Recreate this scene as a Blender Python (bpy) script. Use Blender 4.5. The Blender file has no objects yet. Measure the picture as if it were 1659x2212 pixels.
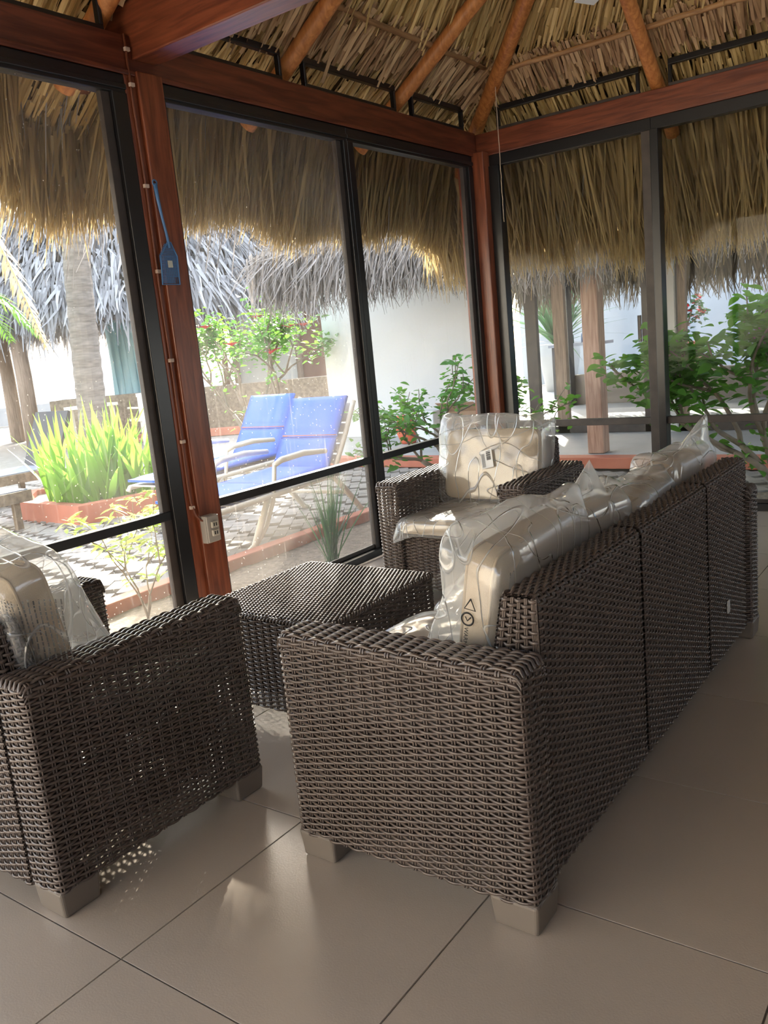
import bpy, math, random
import numpy as np
from mathutils import Matrix, Vector, noise
random.seed(7); rng = np.random.default_rng(7)
scene = bpy.context.scene
COL = scene.collection

# ------------------------------------------------------------------ camera
W, H = 1659, 2212
F_PX, YAW, PITCH, ROLL = 1829.7, 0.63962, -0.194723, -0.097653
EYE = 1.26
def cam_axes():
    f = np.array([math.cos(PITCH)*math.cos(YAW), math.cos(PITCH)*math.sin(YAW), math.sin(PITCH)])
    r = np.array([math.sin(YAW), -math.cos(YAW), 0.0]); u = np.cross(r, f)
    c, s = math.cos(ROLL), math.sin(ROLL)
    return c*r+s*u, -s*r+c*u, f
R_, U_, F_ = cam_axes()
cd = bpy.data.cameras.new('camera'); cam = bpy.data.objects.new('camera', cd); COL.objects.link(cam)
cd.sensor_fit = 'HORIZONTAL'; cd.sensor_width = 36.0; cd.lens = F_PX/W*36.0
cd.clip_start = 0.05; cd.clip_end = 300
M = Matrix.Identity(4)
for i in range(3):
    M[i][0] = R_[i]; M[i][1] = U_[i]; M[i][2] = -F_[i]
M[2][3] = EYE
cam.matrix_world = M
scene.camera = cam

# ------------------------------------------------------------------ world, sun, exposure
SUN_AZ, SUN_EL = math.radians(33.2), math.radians(24.1)
world = bpy.data.worlds.new('world'); scene.world = world; world.use_nodes = True
wn = world.node_tree.nodes; wl = world.node_tree.links
for n in list(wn): wn.remove(n)
wo = wn.new('ShaderNodeOutputWorld'); wb = wn.new('ShaderNodeBackground'); sk = wn.new('ShaderNodeTexSky')
sk.sky_type = 'NISHITA'; sk.sun_disc = False; sk.sun_elevation = SUN_EL
sk.sun_rotation = math.radians(90)-SUN_AZ
sk.air_density = 1.0; sk.dust_density = 3.0; sk.ozone_density = 1.0
mixc = wn.new('ShaderNodeMixRGB'); mixc.inputs[0].default_value = 0.35
mixc.inputs[2].default_value = (5.0, 5.1, 5.2, 1)          # bright coastal haze
wl.new(sk.outputs[0], mixc.inputs[1]); wl.new(mixc.outputs[0], wb.inputs[0])
wb.inputs[1].default_value = 0.34
wl.new(wb.outputs[0], wo.inputs[0])
sd = bpy.data.lights.new('sun', 'SUN'); sun = bpy.data.objects.new('sun', sd); COL.objects.link(sun)
sd.energy = 6.8; sd.angle = math.radians(0.55); sd.color = (1.0, 0.92, 0.80)
sdir = Vector((math.cos(SUN_EL)*math.cos(SUN_AZ), math.cos(SUN_EL)*math.sin(SUN_AZ), math.sin(SUN_EL)))
sun.rotation_euler = sdir.to_track_quat('Z', 'Y').to_euler()
scene.view_settings.view_transform = 'Standard'; scene.view_settings.look = 'None'
scene.view_settings.gamma = 1.0; scene.view_settings.use_curve_mapping = False
scene.view_settings.exposure = 1.92
scene.cycles.transparent_max_bounces = 32
scene.cycles.max_bounces = 10
scene.cycles.diffuse_bounces = 5

# ------------------------------------------------------------------ materials
MATS = {}
def mat(name, col, rough=0.6, metal=0.0, spec=0.5, noise_scale=None, noise_amt=0.0, bump=0.0, bump_scale=None,
        col2=None, stretch=None, coat=0.0):
    if name in MATS: return MATS[name]
    m = bpy.data.materials.new(name); m.use_nodes = True; nt = m.node_tree; N = nt.nodes; L = nt.links
    b = N['Principled BSDF']; b.inputs['Roughness'].default_value = rough; b.inputs['Metallic'].default_value = metal
    b.inputs['Specular IOR Level'].default_value = spec
    if coat: b.inputs['Coat Weight'].default_value = coat
    b.inputs['Base Color'].default_value = (*col, 1)
    if noise_scale or bump:
        tc = N.new('ShaderNodeTexCoord'); mp = N.new('ShaderNodeMapping'); L.new(tc.outputs['Object'], mp.inputs[0])
        if stretch: mp.inputs['Scale'].default_value = stretch
    if noise_scale:
        nz = N.new('ShaderNodeTexNoise'); nz.inputs['Scale'].default_value = noise_scale; nz.inputs['Detail'].default_value = 6
        L.new(mp.outputs[0], nz.inputs[0])
        cr = N.new('ShaderNodeValToRGB'); cr.color_ramp.elements[0].position = 0.3; cr.color_ramp.elements[1].position = 0.7
        c2 = col2 or tuple(max(0, c*(1-noise_amt)) for c in col)
        cr.color_ramp.elements[0].color = (*c2, 1); cr.color_ramp.elements[1].color = (*col, 1)
        L.new(nz.outputs[0], cr.inputs[0]); L.new(cr.outputs[0], b.inputs['Base Color'])
    if bump:
        nb = N.new('ShaderNodeTexNoise'); nb.inputs['Scale'].default_value = bump_scale or 60; nb.inputs['Detail'].default_value = 4
        L.new(mp.outputs[0], nb.inputs[0])
        bp = N.new('ShaderNodeBump'); bp.inputs['Strength'].default_value = bump; bp.inputs['Distance'].default_value = 0.01
        L.new(nb.outputs[0], bp.inputs['Height']); L.new(bp.outputs[0], b.inputs['Normal'])
    MATS[name] = m
    return m

def leaf_mat(name, c1, c2, trans=0.35, rough=0.5, scale=3.0, tcol=None):
    """leaf or straw: colour varies from blade to blade (per island) and lets light through"""
    if name in MATS: return MATS[name]
    m = bpy.data.materials.new(name); m.use_nodes = True; nt = m.node_tree; N = nt.nodes; L = nt.links
    b = N['Principled BSDF']; out = N['Material Output']; b.inputs['Roughness'].default_value = rough
    b.inputs['Specular IOR Level'].default_value = 0.35
    g = N.new('ShaderNodeNewGeometry'); oi = N.new('ShaderNodeObjectInfo')
    ad = N.new('ShaderNodeMath'); ad.operation = 'ADD'; fr = N.new('ShaderNodeMath'); fr.operation = 'FRACT'
    L.new(g.outputs['Random Per Island'], ad.inputs[0]); L.new(oi.outputs['Random'], ad.inputs[1]); L.new(ad.outputs[0], fr.inputs[0])
    cr = N.new('ShaderNodeValToRGB'); cr.color_ramp.elements[0].color = (*c1, 1); cr.color_ramp.elements[1].color = (*c2, 1)
    L.new(fr.outputs[0], cr.inputs[0])
    L.new(cr.outputs[0], b.inputs['Base Color'])
    t = N.new('ShaderNodeBsdfTranslucent'); mx = N.new('ShaderNodeMixShader'); mx.inputs[0].default_value = trans
    if tcol: t.inputs[0].default_value = (*tcol, 1)
    else: L.new(cr.outputs[0], t.inputs[0])
    L.new(b.outputs[0], mx.inputs[1]); L.new(t.outputs[0], mx.inputs[2]); L.new(mx.outputs[0], out.inputs[0])
    MATS[name] = m
    return m

def wood_mat(name, c1, c2, rough=0.35, axis='x'):
    if name in MATS: return MATS[name]
    m = bpy.data.materials.new(name); m.use_nodes = True; nt = m.node_tree; N = nt.nodes; L = nt.links
    b = N['Principled BSDF']; b.inputs['Roughness'].default_value = rough
    tc = N.new('ShaderNodeTexCoord'); mp = N.new('ShaderNodeMapping'); L.new(tc.outputs['Object'], mp.inputs[0])
    s = {'x': (1.2, 14, 14), 'y': (14, 1.2, 14), 'z': (14, 14, 1.2)}[axis]; mp.inputs['Scale'].default_value = s
    n1 = N.new('ShaderNodeTexNoise'); n1.inputs['Scale'].default_value = 3.0; n1.inputs['Detail'].default_value = 8; n1.inputs['Distortion'].default_value = 0.6
    L.new(mp.outputs[0], n1.inputs[0])
    cr = N.new('ShaderNodeValToRGB'); cr.color_ramp.elements[0].position = .35; cr.color_ramp.elements[1].position = .68
    cr.color_ramp.elements[0].color = (*c1, 1); cr.color_ramp.elements[1].color = (*c2, 1)
    L.new(n1.outputs[0], cr.inputs[0]); L.new(cr.outputs[0], b.inputs['Base Color'])
    bp = N.new('ShaderNodeBump'); bp.inputs['Strength'].default_value = .25; bp.inputs['Distance'].default_value = .004
    L.new(n1.outputs[0], bp.inputs['Height']); L.new(bp.outputs[0], b.inputs['Normal'])
    MATS[name] = m
    return m

def schlick(N, L, bp=None, f0=.022):
    """mirror share of a thin clear sheet, the same from both sides"""
    lw = N.new('ShaderNodeLayerWeight'); lw.inputs[0].default_value = .5
    if bp: L.new(bp.outputs[0], lw.inputs['Normal'])
    pw = N.new('ShaderNodeMath'); pw.operation = 'POWER'; pw.inputs[1].default_value = 5.0; L.new(lw.outputs['Facing'], pw.inputs[0])
    ma = N.new('ShaderNodeMath'); ma.operation = 'MULTIPLY_ADD'; ma.inputs[1].default_value = 1-f0; ma.inputs[2].default_value = f0; L.new(pw.outputs[0], ma.inputs[0])
    return ma

def glass_mat(name, dust=0.10, spots=0.5, f0=.022):
    """window glass: clear pane, mirror reflection by angle, and a thin film of dust that scatters sunlight"""
    m = bpy.data.materials.new(name); m.use_nodes = True; nt = m.node_tree; N = nt.nodes; L = nt.links
    for n in list(N): N.remove(n)
    out = N.new('ShaderNodeOutputMaterial'); tr = N.new('ShaderNodeBsdfTransparent'); tr.inputs[0].default_value = (.93, .95, .94, 1)
    gl = N.new('ShaderNodeBsdfGlossy'); gl.inputs['Roughness'].default_value = .01
    fz = schlick(N, L, None, f0)
    m1 = N.new('ShaderNodeMixShader'); L.new(fz.outputs[0], m1.inputs[0]); L.new(tr.outputs[0], m1.inputs[1]); L.new(gl.outputs[0], m1.inputs[2])
    df = N.new('ShaderNodeBsdfDiffuse'); df.inputs[0].default_value = (.75, .70, .62, 1)
    tl = N.new('ShaderNodeBsdfTranslucent'); tl.inputs[0].default_value = (.85, .78, .68, 1)
    m2 = N.new('ShaderNodeMixShader'); m2.inputs[0].default_value = .6; L.new(df.outputs[0], m2.inputs[1]); L.new(tl.outputs[0], m2.inputs[2])
    tc = N.new('ShaderNodeTexCoord'); mp = N.new('ShaderNodeMapping'); L.new(tc.outputs['Object'], mp.inputs[0])
    n1 = N.new('ShaderNodeTexNoise'); n1.inputs['Scale'].default_value = 2.2; n1.inputs['Detail'].default_value = 5; L.new(mp.outputs[0], n1.inputs[0])
    r1 = N.new('ShaderNodeMapRange'); r1.inputs[1].default_value = .3; r1.inputs[2].default_value = .75; r1.inputs[3].default_value = dust*.45; r1.inputs[4].default_value = dust*1.4
    L.new(n1.outputs[0], r1.inputs[0])
    vo = N.new('ShaderNodeTexVoronoi'); vo.inputs['Scale'].default_value = 42; L.new(mp.outputs[0], vo.inputs[0])
    r2 = N.new('ShaderNodeMapRange'); r2.inputs[1].default_value = .05; r2.inputs[2].default_value = .14; r2.inputs[3].default_value = spots; r2.inputs[4].default_value = 0
    L.new(vo.outputs['Distance'], r2.inputs[0])
    mp2 = N.new('ShaderNodeMapping'); mp2.inputs['Scale'].default_value = (60, 60, 3); L.new(tc.outputs['Object'], mp2.inputs[0])
    n3 = N.new('ShaderNodeTexNoise'); n3.inputs['Scale'].default_value = 1.0; L.new(mp2.outputs[0], n3.inputs[0])
    r3 = N.new('ShaderNodeMapRange'); r3.inputs[1].default_value = .6; r3.inputs[2].default_value = .8; r3.inputs[3].default_value = 0; r3.inputs[4].default_value = dust*1.5
    L.new(n3.outputs[0], r3.inputs[0])
    a1 = N.new('ShaderNodeMath'); a1.operation = 'ADD'; L.new(r1.outputs[0], a1.inputs[0]); L.new(r2.outputs[0], a1.inputs[1])
    a2 = N.new('ShaderNodeMath'); a2.operation = 'ADD'; a2.use_clamp = True; L.new(a1.outputs[0], a2.inputs[0]); L.new(r3.outputs[0], a2.inputs[1])
    m3 = N.new('ShaderNodeMixShader'); L.new(a2.outputs[0], m3.inputs[0]); L.new(m1.outputs[0], m3.inputs[1]); L.new(m2.outputs[0], m3.inputs[2])
    L.new(m3.outputs[0], out.inputs[0])
    return m

def plastic_mat(name):
    m = bpy.data.materials.new(name); m.use_nodes = True; nt = m.node_tree; N = nt.nodes; L = nt.links
    for n in list(N): N.remove(n)
    out = N.new('ShaderNodeOutputMaterial'); tr = N.new('ShaderNodeBsdfTransparent'); tr.inputs[0].default_value = (.97, .98, .98, 1)
    gl = N.new('ShaderNodeBsdfGlossy'); gl.inputs['Roughness'].default_value = .12
    df = N.new('ShaderNodeBsdfDiffuse'); df.inputs[0].default_value = (.9, .92, .93, 1)
    tl = N.new('ShaderNodeBsdfTranslucent'); tl.inputs[0].default_value = (.9, .92, .93, 1)
    tc = N.new('ShaderNodeTexCoord'); mp = N.new('ShaderNodeMapping'); L.new(tc.outputs['Object'], mp.inputs[0])
    def folds(scale, width, dist=.8):
        mq = N.new('ShaderNodeMapping'); mq.inputs['Scale'].default_value = scale; L.new(tc.outputs['Object'], mq.inputs[0])
        nz = N.new('ShaderNodeTexNoise'); nz.inputs['Scale'].default_value = 1.0; nz.inputs['Detail'].default_value = 0; nz.inputs['Distortion'].default_value = dist; L.new(mq.outputs[0], nz.inputs[0])
        sb = N.new('ShaderNodeMath'); sb.operation = 'SUBTRACT'; sb.inputs[1].default_value = .5; L.new(nz.outputs[0], sb.inputs[0])
        ab = N.new('ShaderNodeMath'); ab.operation = 'ABSOLUTE'; L.new(sb.outputs[0], ab.inputs[0])
        mr = N.new('ShaderNodeMapRange'); mr.inputs[1].default_value = 0; mr.inputs[2].default_value = width; mr.inputs[3].default_value = 1; mr.inputs[4].default_value = 0; L.new(ab.outputs[0], mr.inputs[0])
        return mr
    f1 = folds((8, 7, 2.2), .013, .15); f2 = folds((2.5, 9, 5), .011, .25); f3 = folds((8, 3, 7), .009, .4)
    mx1 = N.new('ShaderNodeMath'); mx1.operation = 'MAXIMUM'; L.new(f1.outputs[0], mx1.inputs[0]); L.new(f2.outputs[0], mx1.inputs[1])
    mx2 = N.new('ShaderNodeMath'); mx2.operation = 'MAXIMUM'; L.new(mx1.outputs[0], mx2.inputs[0]); L.new(f3.outputs[0], mx2.inputs[1])
    nb = N.new('ShaderNodeTexNoise'); nb.inputs['Scale'].default_value = 7; nb.inputs['Detail'].default_value = 1; L.new(mp.outputs[0], nb.inputs[0])
    ad = N.new('ShaderNodeMath'); ad.operation = 'MULTIPLY_ADD'; ad.inputs[1].default_value = .35; L.new(mx2.outputs[0], ad.inputs[0]); L.new(nb.outputs[0], ad.inputs[2])
    bp = N.new('ShaderNodeBump'); bp.inputs['Strength'].default_value = .9; bp.inputs['Distance'].default_value = .010
    L.new(ad.outputs[0], bp.inputs['Height'])
    for s in (gl, df, tl): L.new(bp.outputs[0], s.inputs['Normal'])
    fz = schlick(N, L, bp)
    md = N.new('ShaderNodeMixShader'); md.inputs[0].default_value = .5; L.new(df.outputs[0], md.inputs[1]); L.new(tl.outputs[0], md.inputs[2])
    m0 = N.new('ShaderNodeMixShader'); L.new(tr.outputs[0], m0.inputs[1]); L.new(md.outputs[0], m0.inputs[2])
    lw = N.new('ShaderNodeLayerWeight'); lw.inputs[0].default_value = .35; L.new(bp.outputs[0], lw.inputs['Normal'])
    rr = N.new('ShaderNodeMapRange'); rr.inputs[1].default_value = 0; rr.inputs[2].default_value = 1; rr.inputs[3].default_value = .12; rr.inputs[4].default_value = .65
    L.new(lw.outputs['Facing'], rr.inputs[0])
    fa = N.new('ShaderNodeMath'); fa.operation = 'MULTIPLY_ADD'; fa.use_clamp = True; fa.inputs[1].default_value = .35; L.new(mx2.outputs[0], fa.inputs[0]); L.new(rr.outputs[0], fa.inputs[2]); L.new(fa.outputs[0], m0.inputs[0])
    ms = N.new('ShaderNodeMath'); ms.operation = 'MULTIPLY_ADD'; ms.inputs[1].default_value = 1.0; ms.inputs[2].default_value = .06; L.new(fz.outputs[0], ms.inputs[0])
    m1 = N.new('ShaderNodeMixShader'); L.new(ms.outputs[0], m1.inputs[0]); L.new(m0.outputs[0], m1.inputs[1]); L.new(gl.outputs[0], m1.inputs[2])
    L.new(m1.outputs[0], out.inputs[0])
    return m

M_red = wood_mat('red_stained_wood', (.075, .016, .008), (.17, .042, .018), .35, 'x')
M_redz = wood_mat('red_stained_wood_upright', (.13, .03, .012), (.27, .075, .03), .33, 'z')
M_redy = wood_mat('red_stained_wood_cross', (.10, .024, .012), (.22, .06, .026), .33, 'y')
M_orange = wood_mat('varnished_pole', (.38, .13, .035), (.62, .26, .08), .38, 'z')
M_pole = wood_mat('cane_pole', (.20, .10, .04), (.36, .20, .09), .5, 'x')
M_black = mat('black_aluminium', (.010, .010, .011), .28, 0, .5, bump=.03, bump_scale=30)
M_brownal = mat('dusty_dark_aluminium', (.055, .04, .032), .5, noise_scale=12, noise_amt=.5)
M_tile = mat('beige_porcelain', (.46, .392, .328), .19, 0, .7, noise_scale=2.2, noise_amt=.08, bump=.05, bump_scale=220)
M_grout = mat('grout', (.20, .17, .14), .9)
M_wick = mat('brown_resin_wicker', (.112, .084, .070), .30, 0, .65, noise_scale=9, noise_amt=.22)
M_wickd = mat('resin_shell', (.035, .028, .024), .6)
M_foot = mat('taupe_resin_foot', (.155, .13, .108), .45)
M_cush = mat('beige_cushion_fabric', (.50, .40, .285), .9, bump=.35, bump_scale=500, noise_scale=14, noise_amt=.06)
M_pipe = mat('cushion_piping', (.40, .31, .21), .85)
M_bag = plastic_mat('clear_plastic_film')
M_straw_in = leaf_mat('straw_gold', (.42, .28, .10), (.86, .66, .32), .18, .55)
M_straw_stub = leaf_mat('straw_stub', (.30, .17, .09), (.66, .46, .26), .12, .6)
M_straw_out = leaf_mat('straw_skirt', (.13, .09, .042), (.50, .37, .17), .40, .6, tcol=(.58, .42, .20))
M_straw_grey = leaf_mat('weathered_straw', (.17, .165, .17), (.42, .41, .42), .12, .7)
M_straw_mid = leaf_mat('aged_straw', (.13, .115, .10), (.34, .31, .29), .15, .7)
M_straw_dark = leaf_mat('dark_old_straw', (.05, .04, .028), (.14, .11, .075), .10, .7)
M_backing = mat('thatch_core', (.09, .06, .025), .95)
M_white = mat('white_plaster', (.62, .61, .58), .85, noise_scale=1.4, noise_amt=.05)
M_conc = mat('grey_concrete', (.42, .42, .42), .7, noise_scale=4, noise_amt=.12)
M_paver = mat('grey_paver', (.29, .265, .24), .85, noise_scale=7, noise_amt=.25, bump=.2)
M_joint = mat('paver_joint_sand', (.27, .245, .21), .95)
M_dirt = mat('sandy_soil', (.27, .215, .16), .95, noise_scale=30, noise_amt=.45, bump=.6, bump_scale=60)
M_terra = mat('terracotta_paint', (.50, .165, .10), .75, noise_scale=5, noise_amt=.15)
M_resinw = mat('cream_resin', (.72, .66, .56), .5)
M_blue = mat('blue_canvas', (.035, .13, .62), .8, bump=.2, bump_scale=300)
M_trunk = mat('palm_bark', (.27, .225, .19), .9, noise_scale=6, noise_amt=.45, stretch=(1, 1, 5))
M_bark = mat('grey_bark', (.28, .225, .175), .9, noise_scale=12, noise_amt=.35)
M_gpost = wood_mat('weathered_post', (.20, .14, .10), (.33, .24, .18), .7, 'z')
M_green = leaf_mat('glossy_green_leaf', (.035, .15, .02), (.10, .28, .04), .35, .55, tcol=(.20, .46, .05))
M_green2 = leaf_mat('strap_leaf', (.05, .15, .02), (.17, .36, .05), .42, .4, tcol=(.30, .55, .07))
M_green3 = leaf_mat('blue_green_blade', (.03, .09, .035), (.09, .21, .08), .25, .4)
M_green4 = leaf_mat('lime_leaf', (.22, .38, .05), (.42, .55, .12), .5, .4, tcol=(.6, .75, .15))
M_redfl = mat('red_petal', (.72, .03, .05), .6)
M_dark = mat('dark_woven_resin', (.028, .028, .032), .6)
M_slate = mat('slate_sling', (.20, .22, .27), .7)
M_whitep = mat('white_fence_paint', (.72, .74, .74), .6)
M_stone = mat('rough_brown_stone', (.25, .19, .13), .9, noise_scale=18, noise_amt=.5, bump=.6, bump_scale=30)
M_brownd = mat('brown_door_paint', (.20, .10, .065), .6)
M_swat = mat('blue_plastic', (.08, .20, .42), .4)
M_swat2 = mat('pale_sticker', (.60, .60, .52), .6)
M_boxg = mat('grey_outlet_plastic', (.36, .33, .29), .45)
M_boxd = mat('outlet_slot', (.03, .03, .03), .5)
M_cable = mat('brown_cable', (.16, .05, .025), .45)
M_clip = mat('white_clip', (.55, .42, .34), .5)
M_string = mat('twine', (.55, .42, .30), .8)
M_ink = mat('black_print', (.02, .02, .02), .6)
M_label = mat('white_label', (.75, .75, .74), .5)
M_lime = mat('lime_plaster', (.62, .63, .64), .8)

# ------------------------------------------------------------------ mesh helpers
class MB:
    def __init__(s): s.v = []; s.f = []; s.n = 0
    def add(s, v, f):
        v = np.asarray(v, float).reshape(-1, 3)
        s.v.append(v); s.f.append((np.asarray(f, int), s.n)); s.n += len(v)
    def box(s, a, b, rot=None, c=None):
        x0, y0, z0 = a; x1, y1, z1 = b
        v = np.array([(x0,y0,z0),(x1,y0,z0),(x1,y1,z0),(x0,y1,z0),(x0,y0,z1),(x1,y0,z1),(x1,y1,z1),(x0,y1,z1)], float)
        if rot is not None:
            c0 = np.array(c if c is not None else v.mean(0)); v = (v-c0) @ np.array(rot).T + c0
        s.add(v, [(0,3,2,1),(4,5,6,7),(0,1,5,4),(1,2,6,5),(2,3,7,6),(3,0,4,7)])
    def hexa(s, v): s.add(v, [(0,3,2,1),(4,5,6,7),(0,1,5,4),(1,2,6,5),(2,3,7,6),(3,0,4,7)])
    def tube(s, pts, r, n=8, cap=True):
        pts = np.asarray(pts, float); k = len(pts); r = np.broadcast_to(np.asarray(r, float), (k,))
        T = np.gradient(pts, axis=0); T /= np.linalg.norm(T, axis=1)[:, None]+1e-12
        ref = np.array([0, 0, 1.0]) if abs(T[0][2]) < .9 else np.array([1.0, 0, 0])
        V = []
        a = np.arange(n)*2*math.pi/n
        nrm = np.cross(T[0], ref); nrm /= np.linalg.norm(nrm)
        for i in range(k):
            nrm = nrm-T[i]*np.dot(nrm, T[i]); nrm /= np.linalg.norm(nrm)+1e-12
            bn = np.cross(T[i], nrm)
            V.append(pts[i]+r[i]*(np.cos(a)[:, None]*nrm+np.sin(a)[:, None]*bn))
        V = np.concatenate(V)
        F = []
        for i in range(k-1):
            for j in range(n):
                F.append((i*n+j, i*n+(j+1) % n, (i+1)*n+(j+1) % n, (i+1)*n+j))
        if cap:
            c0 = len(V); V = np.concatenate([V, [pts[0], pts[-1]]])
            for j in range(n):
                F.append((c0, (j+1) % n, j, c0)); F.append((c0+1, (k-1)*n+j, (k-1)*n+(j+1) % n, c0+1))
        s.add(V, F)
    def prism(s, pts, z0, z1):
        n = len(pts); v = [(x, y, z0) for x, y in pts]+[(x, y, z1) for x, y in pts]
        s.poly = getattr(s, 'poly', [])
        s.poly.append((s.n, n)); s.v.append(np.array(v, float)); s.n += 2*n
    def build(s, name, m, parent=None, smooth=False):
        me = bpy.data.meshes.new(name)
        V = np.concatenate(s.v) if s.v else np.zeros((0, 3))
        loops = []; tot = []
        for f, o in s.f:
            if len(f) == 0: continue
            g = f+o
            if g.shape[1] == 4:
                tri = g[:, 3] == g[:, 0]
                if tri.any():
                    for row, t in zip(g, tri):
                        if t: loops.append(row[:3]); tot.append(np.array([3]))
                        else: loops.append(row); tot.append(np.array([4]))
                    continue
            loops.append(g.reshape(-1)); tot.append(np.full(len(g), g.shape[1]))
        for o, n in getattr(s, 'poly', []):
            loops.append(np.arange(n)[::-1]+o); tot.append(np.array([n]))
            loops.append(np.arange(n)+o+n); tot.append(np.array([n]))
            for i in range(n):
                j = (i+1) % n; loops.append(np.array([o+i, o+j, o+n+j, o+n+i])); tot.append(np.array([4]))
        lp = np.concatenate(loops).astype(np.int32); tt = np.concatenate(tot).astype(np.int32)
        me.vertices.add(len(V)); me.vertices.foreach_set('co', V.astype(np.float32).ravel())
        me.loops.add(len(lp)); me.loops.foreach_set('vertex_index', lp)
        me.polygons.add(len(tt)); me.polygons.foreach_set('loop_start', np.concatenate([[0], np.cumsum(tt)[:-1]]).astype(np.int32))
        me.polygons.foreach_set('loop_total', tt)
        me.polygons.foreach_set('use_smooth', np.full(len(tt), bool(smooth)))
        me.update(calc_edges=True); me.validate()
        if m: me.materials.append(m)
        return link(name, me, parent)

def link(name, me, parent=None):
    o = bpy.data.objects.new(name, me); COL.objects.link(o)
    if parent is not None:
        o.parent = parent
        o.matrix_parent_inverse = parent.matrix_world.inverted() if parent.type != 'EMPTY' else Matrix.Translation(-parent.location) if not any(parent.rotation_euler) else parent.matrix_basis.inverted()
    return o
def empty(name, loc=(0, 0, 0)):
    o = bpy.data.objects.new(name, None); COL.objects.link(o); o.location = loc; o.empty_display_size = .1
    return o
def tag(o, label=None, cat=None, group=None, kind=None):
    if label: o['label'] = label
    if cat: o['category'] = cat
    if group: o['group'] = group
    if kind: o['kind'] = kind
    return o
def thing(name, loc, label, cat, group=None): return tag(empty(name, loc), label, cat, group)
def boxo(name, a, b, m, parent=None):
    q = MB(); q.box(a, b); return q.build(name, m, parent)
def sheet(name, q, m, parent=None):
    mb = MB(); mb.add(q, [(0, 1, 2, 3)]); return mb.build(name, m, parent)
def bevel(o, w=.003, seg=2):
    md = o.modifiers.new('bevel', 'BEVEL'); md.width = w; md.segments = seg; md.limit_method = 'ANGLE'
    return o
def rotz(a): c, s = math.cos(a), math.sin(a); return np.array([[c, -s, 0], [s, c, 0], [0, 0, 1]])
def roty(a): c, s = math.cos(a), math.sin(a); return np.array([[c, 0, s], [0, 1, 0], [-s, 0, c]])
def rotx(a): c, s = math.cos(a), math.sin(a); return np.array([[1, 0, 0], [0, c, -s], [0, s, c]])

# ------------------------------------------------------------------ wicker
def rounded_profile(pts, r, closed=True, res=5):
    """dense 2-D polyline with rounded corners: (positions, outward normals, arc length); points run counter-clockwise"""
    pts = [np.array(p, float) for p in pts]; n = len(pts); P = []; Nn = []
    rng_ = range(n) if closed else range(1, n-1)
    if not closed:
        d = pts[1]-pts[0]; d /= np.linalg.norm(d); P.append(pts[0]); Nn.append((d[1], -d[0]))
    for i in rng_:
        a, b, c = pts[i-1], pts[i], pts[(i+1) % n]
        d1 = b-a; d1 /= np.linalg.norm(d1); d2 = c-b; d2 /= np.linalg.norm(d2)
        n1 = np.array((d1[1], -d1[0])); n2 = np.array((d2[1], -d2[0]))
        ang = math.atan2(d1[0]*d2[1]-d1[1]*d2[0], np.dot(d1, d2)); t = r*math.tan(abs(ang)/2)
        s0 = b-d1*t
        ctr = s0-n1*r*(1 if ang > 0 else -1)
        for k in range(res+1):
            a_ = ang*k/res; nn = np.array((n1[0]*math.cos(a_)-n1[1]*math.sin(a_), n1[0]*math.sin(a_)+n1[1]*math.cos(a_)))
            P.append(ctr+nn*r*(1 if ang > 0 else -1)); Nn.append(nn)
    if not closed:
        d = pts[-1]-pts[-2]; d /= np.linalg.norm(d); P.append(pts[-1]); Nn.append((d[1], -d[0]))
    else:
        P.append(P[0]); Nn.append(Nn[0])
    P = np.array(P); Nn = np.array(Nn); L = np.concatenate([[0], np.cumsum(np.linalg.norm(np.diff(P, axis=0), axis=1))])
    return P, Nn, L

def extruded(prof, axis, mapper):
    """surface from a profile; mapper(a, b, t) -> xyz arrays for positions and (for vectors) with t = 0"""
    P, Nn, L = prof
    def f(s, t):
        a = np.interp(s, L, P[:, 0]); b = np.interp(s, L, P[:, 1]); na = np.interp(s, L, Nn[:, 0]); nb = np.interp(s, L, Nn[:, 1])
        return mapper(a, b, t), mapper(na, nb, np.zeros_like(t))
    return f, L[-1]

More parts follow.
